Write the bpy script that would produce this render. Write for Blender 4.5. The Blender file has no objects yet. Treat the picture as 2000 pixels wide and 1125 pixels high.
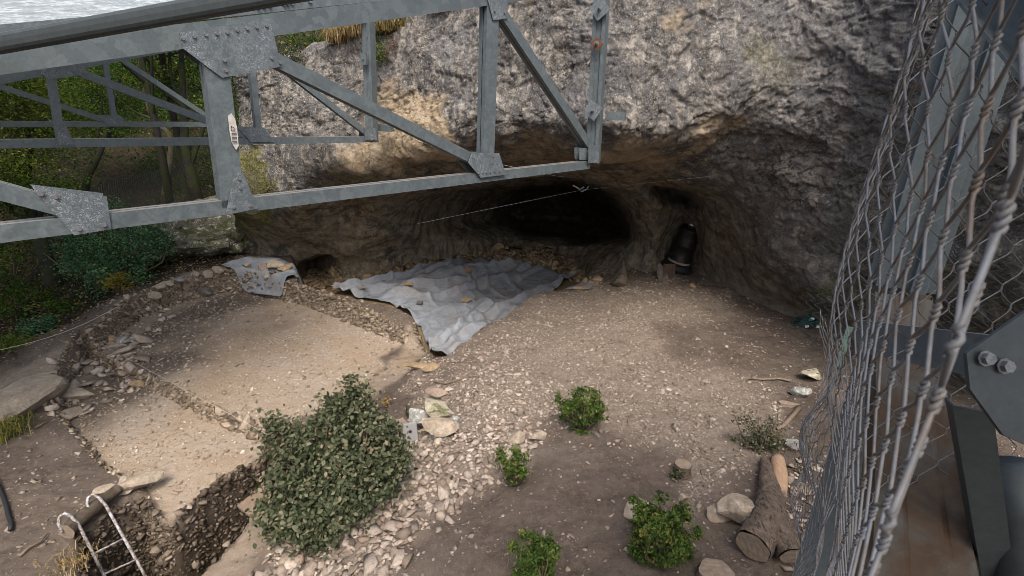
import bpy, bmesh, math, random
import numpy as np
from mathutils import Vector, Matrix
random.seed(7); RNG = np.random.default_rng(7)
R = math.radians
scene = bpy.context.scene
COL = scene.collection
# ------------------------------------------------------------------ camera, world, sun, exposure
F = 1000.; TH = R(20); RO = R(2.1)
CAM = np.array([0, 0, 4.])
fwd = np.array([0, math.cos(TH), -math.sin(TH)]); XA = np.array([1., 0, 0]); UA = np.array([0, math.sin(TH), math.cos(TH)])
upv = UA * math.cos(RO) - XA * math.sin(RO); rtv = XA * math.cos(RO) + UA * math.sin(RO)
cd = bpy.data.cameras.new('camera'); cam = bpy.data.objects.new('camera', cd); COL.objects.link(cam)
cd.sensor_width = 36; cd.lens = 18; cd.clip_start = 0.02; cd.clip_end = 800
M = Matrix.Identity(4)
for i in range(3):
    M[i][0] = rtv[i]; M[i][1] = upv[i]; M[i][2] = -fwd[i]; M[i][3] = CAM[i]
cam.matrix_world = M; scene.camera = cam
cd.dof.use_dof = True; cd.dof.focus_distance = 8.0; cd.dof.aperture_fstop = 9.0
SUN_AZ, SUN_EL = 172, 56        # azimuth from +Y (negative = left), elevation
w = bpy.data.worlds.new('World'); scene.world = w; w.use_nodes = True
nt = w.node_tree; sky = nt.nodes.new('ShaderNodeTexSky'); sky.sky_type = 'NISHITA'; sky.sun_disc = False
sky.sun_elevation = R(SUN_EL); sky.sun_rotation = R(SUN_AZ); sky.dust_density = 6.0; sky.air_density = 1.0; sky.ozone_density = 0.6
bg = nt.nodes['Background']; bg.inputs[1].default_value = 0.12; nt.links.new(sky.outputs[0], bg.inputs[0])
sd_ = bpy.data.lights.new('sun', 'SUN'); sun = bpy.data.objects.new('sun', sd_); COL.objects.link(sun)
sd_.energy = 1.5; sd_.angle = R(24); sd_.color = (1.0, 0.95, 0.88)
a, e = R(SUN_AZ), R(SUN_EL)
sun.rotation_euler = Vector((math.sin(a) * math.cos(e), math.cos(a) * math.cos(e), math.sin(e))).to_track_quat('Z', 'Y').to_euler()
scene.view_settings.view_transform = 'Standard'; scene.view_settings.look = 'None'
scene.cycles.filter_width = 0.8; scene.view_settings.gamma = 1; scene.view_settings.exposure = 1.36
# ------------------------------------------------------------------ projection helpers (pixels of the 2000x1125 photograph)
def ray(u, v):
    u = np.asarray(u, float); v = np.asarray(v, float)
    return fwd + ((u - 1000) / F)[..., None] * rtv - ((v - 562.5) / F)[..., None] * upv
def Pk(u, v, k): return CAM + np.asarray(k, float)[..., None] * ray(u, v)
def Pz(u, v, z):
    d = ray(u, v); return CAM + d * ((z - 4) / d[..., 2])[..., None]
def kz(u, v, z): return float((z - 4) / ray(u, v)[2])
def V(a): return Vector((float(a[0]), float(a[1]), float(a[2])))
# ------------------------------------------------------------------ numpy gradient noise
def _h(ix, iy, iz, s):
    h = (ix * 374761393 + iy * 668265263 + iz * 2147483647 + s * 1274126177) & 0xFFFFFFFF
    h = ((h ^ (h >> 13)) * 1274126177) & 0xFFFFFFFF
    h = ((h ^ (h >> 16)) * 2246822519) & 0xFFFFFFFF
    return (h ^ (h >> 15)) & 0xFFFF
_G = RNG.normal(size=(256, 3)); _G /= np.linalg.norm(_G, axis=1)[:, None]
def noise(P, scale=1., seed=0):
    P = np.asarray(P, float) * scale
    I = np.floor(P).astype(np.int64); f = P - I; s = f * f * f * (f * (f * 6 - 15) + 10)
    out = 0
    for dx in (0, 1):
        for dy in (0, 1):
            for dz in (0, 1):
                g = _G[_h(I[..., 0] + dx, I[..., 1] + dy, I[..., 2] + dz, seed) & 255]
                d = g[..., 0] * (f[..., 0] - dx) + g[..., 1] * (f[..., 1] - dy) + g[..., 2] * (f[..., 2] - dz)
                out = out + d * (s[..., 0] if dx else 1 - s[..., 0]) * (s[..., 1] if dy else 1 - s[..., 1]) * (s[..., 2] if dz else 1 - s[..., 2])
    return out * 1.5
def fbm(P, scale, octv=4, seed=0, gain=.5, ridged=False):
    t = 0; a = 1.
    for i in range(octv):
        n = noise(P, scale * 2.03 ** i, seed + i)
        t = t + a * ((1 - 2 * np.abs(n)) if ridged else n); a *= gain
    return t
def noise2(x, y, scale, seed=0, octv=3, gain=.5, ridged=False):
    return fbm(np.stack([x, y, np.zeros_like(x) + .37], -1), scale, octv, seed, gain, ridged)
def sstep(a, b, x):
    t = np.clip((x - a) / (b - a), 0, 1); return t * t * (3 - 2 * t)
def psdf(x, y, poly):
    """signed distance to polygon, positive inside"""
    poly = np.asarray(poly, float); d2 = np.full(x.shape, 1e18); inside = np.zeros(x.shape, bool)
    n = len(poly)
    for i in range(n):
        ax, ay = poly[i][:2]; bx, by = poly[(i + 1) % n][:2]
        ex, ey = bx - ax, by - ay; t = np.clip(((x - ax) * ex + (y - ay) * ey) / (ex * ex + ey * ey + 1e-12), 0, 1)
        d2 = np.minimum(d2, (x - ax - t * ex) ** 2 + (y - ay - t * ey) ** 2)
        c = ((ay > y) != (by > y)) & (x < ex * (y - ay) / (ey + 1e-15) + ax); inside ^= c
    return np.where(inside, 1, -1) * np.sqrt(d2)
def world_poly(pts): return [tuple(Pz(u, v, z)[:2]) for u, v, z in pts]
# ------------------------------------------------------------------ mesh helpers
def mesh_np(name, verts, quads=None, tris=None, smooth=False):
    me = bpy.data.meshes.new(name)
    verts = np.asarray(verts, np.float32); me.vertices.add(len(verts)); me.vertices.foreach_set('co', verts.ravel())
    loops = []; starts = []; tot = 0
    for F_, n in ((quads, 4), (tris, 3)):
        if F_ is not None and len(F_):
            F_ = np.asarray(F_, np.int32); loops.append(F_.ravel()); starts.append(tot + np.arange(len(F_)) * n); tot += F_.size
    me.loops.add(tot); me.loops.foreach_set('vertex_index', np.concatenate(loops))
    st = np.concatenate(starts); me.polygons.add(len(st)); me.polygons.foreach_set('loop_start', st.astype(np.int32))
    me.update(calc_edges=True); me.validate()
    if smooth: me.polygons.foreach_set('use_smooth', np.ones(len(st), bool))
    return me
def obj(name, me, mat=None, parent=None):
    o = bpy.data.objects.new(name, me); COL.objects.link(o)
    if mat is not None and me is not None and len(me.materials) == 0: me.materials.append(mat)
    if parent is not None: o.parent = parent
    return o
def tag(o, label=None, cat=None, group=None, kind=None):
    if label: o['label'] = label
    if cat: o['category'] = cat
    if group: o['group'] = group
    if kind: o['kind'] = kind
    return o
def empty(name, loc=(0, 0, 0)):
    o = bpy.data.objects.new(name, None); COL.objects.link(o); o.location = [float(c) for c in loc]; o.empty_display_size = .1; return o
class MB:
    """collects shapes; vertices are given in world space and stored relative to `o`"""
    def __init__(s, o=(0, 0, 0)): s.v = []; s.f = []; s.o = np.array([float(c) for c in o])
    def add(s, vs, fs):
        b = len(s.v); s.v += [tuple(np.asarray(p, float) - s.o) for p in vs]; s.f += [tuple(i + b for i in f) for f in fs]
    def box(s, c, ax, ay, az):
        c, ax, ay, az = [np.asarray(t, float) for t in (c, ax, ay, az)]
        vs = [c + i * ax + j * ay + k * az for k in (-1, 1) for j in (-1, 1) for i in (-1, 1)]
        s.add(vs, [(0, 2, 3, 1), (4, 5, 7, 6), (0, 1, 5, 4), (2, 6, 7, 3), (0, 4, 6, 2), (1, 3, 7, 5)])
    def extr(s, prof, p0, p1, xa, ya):
        """closed 2-D profile swept from p0 to p1 with section axes xa, ya"""
        p0, p1, xa, ya = [np.asarray(t, float) for t in (p0, p1, xa, ya)]; n = len(prof)
        vs = [p0 + a * xa + b * ya for a, b in prof] + [p1 + a * xa + b * ya for a, b in prof]
        s.add(vs, [(i, (i + 1) % n, n + (i + 1) % n, n + i) for i in range(n)] + [tuple(range(n - 1, -1, -1)), tuple(range(n, 2 * n))])
    def tube(s, pts, r, n=6, cap=True):
        pts = np.asarray(pts, float); m = len(pts); r = np.broadcast_to(np.asarray(r, float), (m,))
        t = np.gradient(pts, axis=0); t /= np.linalg.norm(t, axis=1)[:, None] + 1e-9
        ref = np.array([0, 0, 1.]) if abs(t[0][2]) < .9 else np.array([1., 0, 0]); vs = []
        for i in range(m):
            a = np.cross(t[i], ref); a /= np.linalg.norm(a) + 1e-9; b = np.cross(a, t[i]); ref = b
            for j in range(n): th = 2 * math.pi * j / n; vs.append(pts[i] + r[i] * (math.cos(th) * a + math.sin(th) * b))
        fs = [(i * n + j, i * n + (j + 1) % n, (i + 1) * n + (j + 1) % n, (i + 1) * n + j) for i in range(m - 1) for j in range(n)]
        if cap: fs += [tuple(range(n - 1, -1, -1)), tuple((m - 1) * n + j for j in range(n))]
        s.add(vs, fs)
    def build(s, name, mat, parent=None, smooth=False):
        me = bpy.data.meshes.new(name); me.from_pydata(s.v, [], s.f); me.update()
        if smooth: me.polygons.foreach_set('use_smooth', np.ones(len(me.polygons), bool))
        return obj(name, me, mat, parent)
def bevel(o, wd=.004, seg=1):
    m = o.modifiers.new('bevel', 'BEVEL'); m.width = wd; m.segments = seg; m.limit_method = 'ANGLE'; m.angle_limit = R(40)
def unit(a): a = np.asarray(a, float); return a / np.linalg.norm(a)
# ------------------------------------------------------------------ material helpers
class NT:
    def __init__(s, name):
        s.m = bpy.data.materials.new(name); s.m.use_nodes = True; s.t = s.m.node_tree; s.b = s.t.nodes['Principled BSDF']; s.co = None
    def n(s, typ, **kw):
        x = s.t.nodes.new(typ)
        for k, v in kw.items():
            if k.startswith('i_'): x.inputs[k[2:].replace('_', ' ')].default_value = v
            else: setattr(x, k, v)
        return x
    def l(s, a, b): s.t.links.new(a, b)
    def coord(s):
        if s.co is None: s.co = s.n('ShaderNodeTexCoord').outputs['Object']
        return s.co
    def noise(s, scale, detail=5, rough=.6, dist=0, out='Fac', vec=None):
        x = s.n('ShaderNodeTexNoise'); x.inputs['Scale'].default_value = scale; x.inputs['Detail'].default_value = detail
        x.inputs['Roughness'].default_value = rough; x.inputs['Distortion'].default_value = dist; s.l(vec or s.coord(), x.inputs['Vector']); return x.outputs[out]
    def voro(s, scale, feat='F1', out='Distance', vec=None, rnd=1):
        x = s.n('ShaderNodeTexVoronoi'); x.feature = feat; x.inputs['Scale'].default_value = scale; x.inputs['Randomness'].default_value = rnd
        s.l(vec or s.coord(), x.inputs['Vector']); return x.outputs[out]
    def ramp(s, fac, stops):
        x = s.n('ShaderNodeValToRGB'); el = x.color_ramp.elements
        while len(el) < len(stops): el.new(.5)
        for e_, (p, c) in zip(el, stops):
            e_.position = p; e_.color = (c, c, c, 1) if isinstance(c, (int, float)) else (*c, 1)
        s.l(fac, x.inputs[0]); return x.outputs[0]
    def mix(s, a, b, fac, mode='MIX'):
        x = s.n('ShaderNodeMix'); x.data_type = 'RGBA'; x.blend_type = mode
        for v, i in ((fac, 0), (a, 6), (b, 7)):
            if isinstance(v, (int, float)): x.inputs[i].default_value = v if i == 0 else (v, v, v, 1)
            elif isinstance(v, tuple): x.inputs[i].default_value = (*v, 1)
            else: s.l(v, x.inputs[i])
        return x.outputs[2]
    def math(s, op, a, b=0.):
        x = s.n('ShaderNodeMath'); x.operation = op
        for i, v in enumerate((a, b)):
            if isinstance(v, (int, float)): x.inputs[i].default_value = v
            else: s.l(v, x.inputs[i])
        return x.outputs[0]
    def attr(s, name, out='Fac'):
        x = s.n('ShaderNodeAttribute'); x.attribute_name = name; return x.outputs[out]
    def stretch(s, sc, rot=(0, 0, 0)):
        x = s.n('ShaderNodeMapping'); x.inputs['Scale'].default_value = sc; x.inputs['Rotation'].default_value = rot; s.l(s.coord(), x.inputs[0]); return x.outputs[0]
    def bump(s, h, strength=.5, dist=.02, prev=None):
        x = s.n('ShaderNodeBump'); x.inputs['Strength'].default_value = strength; x.inputs['Distance'].default_value = dist; s.l(h, x.inputs['Height'])
        if prev is not None: s.l(prev, x.inputs['Normal'])
        return x.outputs[0]
    def done(s, col=None, rough=.9, nor=None, metal=0., spec=.3):
        if col is not None:
            if isinstance(col, tuple): s.b.inputs['Base Color'].default_value = (*col, 1)
            else: s.l(col, s.b.inputs['Base Color'])
        if isinstance(rough, (int, float)): s.b.inputs['Roughness'].default_value = rough
        else: s.l(rough, s.b.inputs['Roughness'])
        if nor is not None: s.l(nor, s.b.inputs['Normal'])
        s.b.inputs['Metallic'].default_value = metal; s.b.inputs['Specular IOR Level'].default_value = spec
        return s.m
# ================================================================== GROUND
BASE = [(1050,572,.15),(1165,553,.2),(1290,530,.25),(1400,548,.2),(1500,600,.12),(1620,640,.1),(1300,650,.1),(1100,650,.08),(960,640,.05),(905,672,-.02),
 (870,700,-.12),(1000,750,0),(1200,800,.05),(1400,800,.08),(1560,800,.1),(900,850,-.1),(800,800,-.3),(700,1000,-.28),(560,1110,-.42),(800,1100,-.2),
 (1000,1100,-.05),(1300,1000,.05),(1600,1000,.15),(1300,1125,.05),(1800,900,.1),(1700,1100,.1),(1000,1400,-.05),(600,1400,-.5),(1500,1400,.1),
 (805,690,-.72),(760,735,-.7),(700,790,-.62),(620,880,-.55),(540,990,-.58),(420,1095,-.62),(835,688,-.8),
 (815,622,-.2),(760,607,-.2),(700,592,-.2),(620,570,-.2),(560,553,-.18),(500,535,-.15),(450,522,-.12),
 (520,500,-.03),(480,505,-.05),(400,533,-.1),(300,563,-.12),(240,592,-.15),(180,640,-.2),(120,690,-.3),(50,720,-.38),(0,745,-.45),
 (120,760,-.55),(60,840,-.58),(60,900,-.6),(170,960,-.64),(0,1000,-.55),(60,1090,-.6),(130,1080,-.65),(-100,900,-.5),(-100,1200,-.6),(100,1300,-.7),
 (250,535,-.35),(150,600,-.6),(60,660,-.75),(0,650,-.95),(320,495,-.25),(0,520,-1.6),(150,500,-1.1),(400,480,-.05),(430,450,.1),(-200,600,-1.3),(-200,480,-2.2),(300,420,-.6),(200,400,-1.2)]
PIT = [(840,690,-1.1),(880,640,-.95),(930,590,-.8),(1000,560,-.72),(1080,545,-.5),(1130,540,-.25),(960,515,-.45),(850,528,-.52),(750,550,-.65),(700,570,-.75),(640,560,-.85),(600,550,-.95),(1000,480,-.35),(1100,500,-.3)]
def idw(ctrl, x, y, p=2.2, soft=.25):
    num = 0; den = 0
    for u, v, z in ctrl:
        q = Pz(u, v, z); w_ = 1 / ((x - q[0]) ** 2 + (y - q[1]) ** 2 + soft) ** p; num = num + w_ * z; den = den + w_
    return num / den
FLOOR_U = world_poly([(u, v, -.6) for u, v in [(176,690),(212,657),(258,624),(310,600),(352,588),(400,575),(440,565),(520,572),(600,594),(700,630),(792,668),(742,698),(756,711),(690,768),(610,815),(528,852),(430,808),(350,770),(260,728)]])
FLOOR_L = world_poly([(u, v, -.78) for u, v in [(172,694),(255,732),(345,776),(425,814),(524,860),(526,892),(420,962),(330,1037),(302,1014),(284,976),(212,935),(150,870),(112,810),(128,745)]])
TRENCH = world_poly([(530,888,-.78),(420,966,-.78),(332,1040,-.78),(300,1018,-.78),(284,985,-.78),(225,995,-.7),(158,1052,-.65),(165,1125,-.65),(150,1300,-.65),(300,1300,-.6),(372,1128,-.6),(440,1068,-.6),(505,1003,-.6),(545,965,-.6)])
PITP = world_poly([(585,556,-.2),(650,573,-.2),(700,584,-.2),(805,607,-.2),(819,626,-.2),(828,650,-.3),(842,682,-.6),(850,703,-.2),(868,690,-.1),(930,641,.03),(985,601,.1),(1050,573,.15),(1110,561,.15),(1165,549,.15),(1200,500,-.1),(1240,470,-.2),(1000,440,-.3),(850,480,-.3),(750,510,-.4),(660,525,-.6),(610,500,-.8),(575,520,-.6)])
PATH = world_poly([(530,490,0),(420,518,-.1),(330,545,-.1),(255,578,-.15),(160,650,-.2),(90,690,-.3),(0,735,-.4),(-80,790,-.4),(-60,840,-.4),(60,760,-.4),(170,682,-.3),(290,590,-.15),(400,548,-.1),(520,508,0)])
def smin_wobble(x, y, amp=.05, sc=2.2, seed=5): return amp * noise2(x, y, sc, seed, 4) 
def height(x, y, detail=True):
    b = idw(BASE, x, y)
    far = sstep(9, 16, np.hypot(x + 2, y - 7)); 
    b = b * (1 - far) + far * (-1.2 + .55 * np.maximum(0, np.hypot(x, y) - 17) * sstep(-2, -9, x) * .55)
    wob = smin_wobble(x, y, .07, 1.6) if detail else 0
    fine = smin_wobble(x, y, .025, 6., 9) if detail else 0
    def cut(b, poly, inner, wd, wo=1.):
        s = psdf(x, y, poly) + wo * (wob + fine); return b + (inner - b) * sstep(-wd * .3, wd, s), s
    z, s1 = cut(b, FLOOR_U, -.6 + .02 * noise2(x, y, .8, 3), .13, .45)
    z, s2 = cut(z, FLOOR_L, -.78 + .02 * noise2(x, y, .8, 4), .09, .3)
    tr = -2.1 + .5 * sstep(-3.2, -2.0, x) + .45 * sstep(4.6, 5.6, y)
    z, s3 = cut(z, TRENCH, np.minimum(tr, z), .12, .3)
    pz = idw(PIT, x, y)
    z, s4 = cut(z, PITP, np.minimum(pz, z + .05), .22, .8)
    if detail:
        inflo = np.maximum(sstep(-.02, .15, s1), sstep(-.02, .15, s2))
        soft = np.maximum(inflo, sstep(.1, .3, s4)); near = 1 - sstep(14, 22, np.hypot(x, y))
        z = z + near * (1 - .75 * soft) * (.05 * noise2(x, y, 1.3, 11, 3) + .022 * noise2(x, y, 5., 12, 4)) + near * .009 * noise2(x, y, 17., 13, 3)
        wallm = np.exp(-(s3 / .2) ** 2) * .04 + np.exp(-(s1 / .14) ** 2) * .03
        z = z + wallm * noise2(x, y, 13., 21, 3, .6)
    return z, (s1, s2, s3, s4)
def axis(lo, hi, st, outer, g=1.18):
    m = np.arange(lo, hi + 1e-6, st); a = []; d = st; p = hi
    while p < outer: d *= g; p += d; a.append(p)
    b_ = []; d = st; p = lo
    while p > -outer: d *= g; p -= d; b_.append(p)
    return np.array(b_[::-1] + list(m) + a)
GX = axis(-10.6, 7.2, .035, 260); GY = axis(2.6, 14.6, .035, 260)
gx, gy = np.meshgrid(GX, GY); gz, SD = height(gx, gy)
def ground_z(x, y):
    i = np.clip(np.searchsorted(GX, x) - 1, 0, len(GX) - 2); j = np.clip(np.searchsorted(GY, y) - 1, 0, len(GY) - 2)
    a_ = np.clip((x - GX[i]) / (GX[i + 1] - GX[i]), 0, 1); b_ = np.clip((y - GY[j]) / (GY[j + 1] - GY[j]), 0, 1)
    return (gz[j, i] * (1 - a_) + gz[j, i + 1] * a_) * (1 - b_) + (gz[j + 1, i] * (1 - a_) + gz[j + 1, i + 1] * a_) * b_
def Pg(u, v, lift=0.):
    """point of the ground seen at a pixel"""
    u = np.atleast_1d(np.asarray(u, float)); v = np.atleast_1d(np.asarray(v, float)); d = ray(u, v); k = np.full(u.shape, 3.2); done = np.zeros(u.shape, bool)
    for _ in range(1200):
        P = CAM + k[:, None] * d; h = P[:, 2] - ground_z(P[:, 0], P[:, 1]); done |= h < .004
        if done.all(): break
        k = np.where(done, k, k + np.clip(h * .5, .004, .3))
    P = CAM + k[:, None] * d; P[:, 2] = ground_z(P[:, 0], P[:, 1]) + lift
    return P if len(P) > 1 else P[0]
def project(P):
    d = np.asarray(P) - CAM; k = d @ fwd; return 1000 + F * (d @ rtv) / k, 562.5 - F * (d @ upv) / k, k
nx, ny = len(GX), len(GY)
idx = np.arange(nx * ny).reshape(ny, nx)
quads = np.stack([idx[:-1, :-1], idx[:-1, 1:], idx[1:, 1:], idx[1:, :-1]], -1).reshape(-1, 4)
gme = mesh_np('ground', np.stack([gx, gy, gz], -1).reshape(-1, 3), quads, smooth=True)
s1, s2, s3, s4 = SD
gu, gv, gk = project(np.stack([gx, gy, gz], -1).reshape(-1, 3)); gu = np.where(gk > .5, gu, -9999).reshape(gx.shape); gv = np.where(gk.reshape(gx.shape) > .5, gv.reshape(gx.shape), 9999)
nz_ = noise2(gx, gy, .9, 31, 4)
tanm = np.maximum(sstep(-.05, .1, s1), sstep(-.05, .1, s2)) * sstep(-.35, .45, (gu - 370) / 260 + (gv - 690) / 170 + .5 * nz_)
tanm = np.maximum(tanm, .6 * sstep(-.1, .1, psdf(gx, gy, world_poly([(372,1128,-.6),(440,1068,-.6),(505,1003,-.6),(560,985,-.55),(580,1060,-.5),(500,1100,-.5),(470,1200,-.5)])) + .1 * nz_))
tanm = tanm * (1 - .9 * sstep(-.01, .05, s3))
tanm = np.maximum(tanm, .8 * sstep(-.1, .1, psdf(gx, gy, world_poly([(800,665,-.7),(838,690,-.75),(770,760,-.65),(700,800,-.6),(640,860,-.55),(680,780,-.6),(750,715,-.6)])) + .1 * nz_))
pathm = sstep(-.15, .15, psdf(gx, gy, PATH) + .12 * nz_)
cavem = sstep(-.1, .3, s4)
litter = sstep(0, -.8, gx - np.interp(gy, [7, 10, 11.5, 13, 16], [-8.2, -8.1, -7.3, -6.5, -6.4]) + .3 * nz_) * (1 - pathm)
moist = sstep(-.01, .05, s3)
def pxm(poly, soft): return sstep(-soft, soft, psdf(gu + 45 * noise2(gx, gy, 1.4, 201, 4), gv + 32 * noise2(gx, gy, 1.4, 211, 4), poly))
scree = np.maximum(pxm([(430,1180),(720,1180),(800,1080),(900,985),(1010,900),(1080,800),(1010,700),(985,640),(900,690),(840,720),(790,790),(780,880),(740,960),(660,1050),(560,1090)], 35), .8 * pxm([(850,705),(940,640),(1050,575),(1170,552),(1300,545),(1400,560),(1420,620),(1290,640),(1290,700),(1420,720),(1540,760),(1500,860),(1420,960),(1330,1000),(1330,880),(1150,830),(1050,830),(900,830)], 35))
for nme, arr in (('tan', tanm), ('path', pathm), ('cave', cavem), ('litter', litter), ('moist', moist), ('scree', scree)):
    at = gme.attributes.new(nme, 'FLOAT', 'POINT'); at.data.foreach_set('value', np.clip(arr, 0, 1).astype(np.float32).ravel())
t = NT('earth')
n1 = t.noise(1.1, 6, .65); n2 = t.noise(14, 6, .7); n3 = t.noise(90, 4, .7); vo = t.voro(28, out='Color'); vd = t.voro(28)
earth = t.ramp(n2, [(.25, (.048, .036, .029)), (.55, (.092, .073, .06)), (.8, (.15, .122, .1))])
earth = t.mix(earth, (.155, .126, .103), t.ramp(n1, [(.4, 0.), (.7, .55)]))
tan = t.ramp(n2, [(.2, (.22, .175, .135)), (.5, (.31, .255, .203)), (.8, (.41, .35, .288))])
tan = t.mix(tan, (.28, .208, .137), t.ramp(n1, [(.35, .7), (.6, 0.)]))
pth = t.ramp(n2, [(.2, (.14, .113, .088)), (.8, (.26, .215, .17))])
cave = t.ramp(n2, [(.2, (.09, .065, .04)), (.8, (.22, .165, .1))])
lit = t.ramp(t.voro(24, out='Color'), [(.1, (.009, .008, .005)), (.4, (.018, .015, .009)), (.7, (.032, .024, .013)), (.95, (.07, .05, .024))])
c = t.mix(earth, t.ramp(n2, [(.25, (.12, .094, .074)), (.5, (.19, .155, .126)), (.8, (.27, .228, .19))]), t.attr('scree')); c = t.mix(c, tan, t.attr('tan')); c = t.mix(c, pth, t.attr('path')); c = t.mix(c, cave, t.attr('cave')); c = t.mix(c, lit, t.attr('litter')); c = t.mix(c, t.ramp(t.noise(16, 6, .7, vec=t.stretch((1, 1, 2.4))), [(.3, (.03, .022, .015)), (.7, (.085, .064, .044))]), t.attr('moist'))
fleck = t.ramp(t.math('ADD', vd, t.math('MULTIPLY', t.noise(2.2, 4), .18)), [(.165, 1.), (.19, 0.)])
c = t.mix(c, (.42, .37, .3), t.math('MULTIPLY', fleck, .6))
c = t.mix(c, t.ramp(n3, [(.3, .62), (.7, 1.25)]), .8, 'MULTIPLY')
b1 = t.bump(n2, .6, .05); b2 = t.bump(n3, .9, .014, b1)
EARTH = t.done(c, .95, b2, spec=.15)
ground = tag(obj('ground', gme, EARTH), kind='structure')
# ================================================================== CLIFF AND CAVE
CK = [(455,110,11.2),(455,200,11.4),(455,300,11.7),(455,420,12.4),(560,60,10.7),(560,120,10.5),(560,250,10.7),(560,350,10.9),(560,405,11.2),(560,450,12.3),
 (640,80,10.2),(640,200,10.1),(640,330,10.3),(640,380,11.2),(640,440,12.5),
 (722,40,9.75),(722,170,9.75),(722,280,9.85),(722,345,10.2),(700,400,12.2),(700,460,13.0),(790,20,9.4),(790,160,9.3),(790,290,9.4),(790,330,9.9),(790,385,12.2),(790,450,13.6),
 (850,-20,9.0),(850,150,8.8),(850,270,8.8),(850,312,9.2),(850,360,11.8),(850,430,14.2),
 (930,-60,8.5),(930,120,8.2),(930,262,8.2),(930,310,9.2),(930,365,12.2),(930,430,15.2),
 (1000,-150,7.9),(1000,50,7.75),(1000,180,7.7),(1000,252,7.8),(1000,300,9.0),(1000,350,12.0),(1000,420,15.8),(1000,465,16.6),
 (1090,-150,7.5),(1090,60,7.3),(1090,200,7.3),(1090,262,7.5),(1090,305,8.8),(1090,345,11.2),(1090,400,14.0),
 (1170,-200,7.2),(1170,50,7.0),(1170,180,6.95),(1170,270,7.15),(1170,310,8.2),(1170,345,10.2),(1170,400,13.0),(1170,460,14.5),
 (1230,-200,6.8),(1230,120,6.75),(1230,255,6.85),(1230,300,7.6),(1240,350,10.0),(1250,420,11.6),(1255,490,12.4),(1180,500,14.0),(1190,540,13.2),
 (1300,-200,6.9),(1300,100,6.9),(1300,230,7.0),(1300,280,7.4),(1300,330,9.0),(1310,400,11.0),(1310,480,12.0),
 (1400,-200,7.1),(1400,100,7.15),(1400,215,7.3),(1400,300,8.2),(1400,380,9.6),(1400,460,10.9),
 (1500,-200,7.2),(1500,100,7.3),(1500,220,7.5),(1500,300,7.95),(1500,400,8.7),(1500,500,9.5),
 (1620,-200,6.9),(1620,100,7.0),(1620,230,7.2),(1620,350,7.7),(1620,480,8.3),(1620,560,8.8),
 (1760,-200,6.2),(1760,150,6.3),(1760,350,6.8),(1760,560,7.6),(2000,-200,5.0),(2000,200,5.2),(2000,450,5.7),(2000,650,6.3),(2300,-200,4.2),(2300,300,4.5),(2300,600,5.0)]
CONTACT = [(440,478,0.),(500,494,0.),(545,499,-.02),(600,540,-.8),(660,540,-.7),(700,530,-.6),(780,514,-.45),(850,503,-.38),(940,492,-.33),(1020,486,-.3),(1100,500,-.3),(1150,545,-.2),
 (1200,552,.1),(1260,540,.2),(1300,530,.24),(1360,530,.22),(1400,548,.2),(1440,572,.15),(1500,602,.12),(1560,625,.1),(1620,642,.1),(1760,690,.1),(2000,790,.1),(2300,900,.1)]
CP = [tuple(p) for p in CK]
for u, v, z in CONTACT:
    k = kz(u, v, z); CP += [(u, v, k), (u, v + 45, k * .985)]
CP = np.array(CP, float)
def tps_fit(P, lam=.004):
    x = P[:, :2] / 200.; n = len(x); r2 = ((x[:, None] - x[None]) ** 2).sum(-1); K = .5 * r2 * np.log(r2 + 1e-12); K += lam * np.eye(n)
    A = np.zeros((n + 3, n + 3)); A[:n, :n] = K; A[:n, n] = 1; A[:n, n + 1:] = x; A[n:, :n] = A[:n, n:].T
    return x, np.linalg.solve(A, np.concatenate([P[:, 2], np.zeros(3)]))
_tx, _tw = tps_fit(CP)
def cliff_k(u, v):
    q = np.stack([u, v], -1).reshape(-1, 2) / 200.; out = np.zeros(len(q))
    for i0 in range(0, len(q), 40000):
        c_ = q[i0:i0 + 40000]; r2 = ((c_[:, None] - _tx[None]) ** 2).sum(-1)
        out[i0:i0 + 40000] = (.5 * r2 * np.log(r2 + 1e-12)) @ _tw[:len(_tx)] + _tw[len(_tx)] + c_ @ _tw[-2:]
    k = out.reshape(u.shape)
    # the deep chamber left of the arch, the hole at the left foot, the niche with its chimney
    ch = psdf(u, v, [(1020,352),(1090,338),(1140,344),(1178,360),(1208,385),(1228,412),(1238,445),(1239,468),(1222,478),(1170,482),(1100,476),(1020,468),(960,420)])
    k = k + 3.4 * sstep(-3, 26, ch)
    cb2 = psdf(u, v, [(820,372),(900,350),(1000,340),(1090,336),(1140,344),(1178,360),(1208,385),(1228,412),(1238,445),(1236,462),(1150,470),(1000,462),(880,470),(800,450)]); k = k + 3.2 * sstep(-4, 45, cb2) * sstep(790, 1020, u)
    ho = psdf(u, v, [(572,532),(590,512),(618,496),(645,491),(664,503),(668,530),(650,590),(590,590)]); k = k + 3.5 * sstep(-3, 24, ho)
    ni = psdf(u, v, [(1298,420),(1312,390),(1340,380),(1358,400),(1368,440),(1366,490),(1352,520),(1310,528),(1295,500)]); k = k + 1.1 * sstep(-22, 42, ni)
    cm = psdf(u, v, [(1262,352),(1290,346),(1325,360),(1352,385),(1360,405),(1330,398),(1290,388),(1268,370)]); k = k + 1.7 * sstep(-16, 26, cm)
    bl = psdf(u, v, [(1142,505),(1165,490),(1215,478),(1232,500),(1225,560),(1140,570)]); k = k - 1.0 * sstep(-6, 14, bl)
    return k
VT = np.array([(400,165),(440,150),(500,130),(560,106),(600,90),(650,78),(700,64),(760,55),(800,31),(850,15),(930,-14),(1000,-60),(1100,-150),(2400,-200)], float)
CB = np.array([(c_[0], c_[1] + 40) for c_ in CONTACT], float)
cu = np.concatenate([np.arange(455, 1700, 2.3), np.arange(1700, 2300, 8.)]); NR = 330
ct = np.linspace(0, 1, NR)
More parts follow.
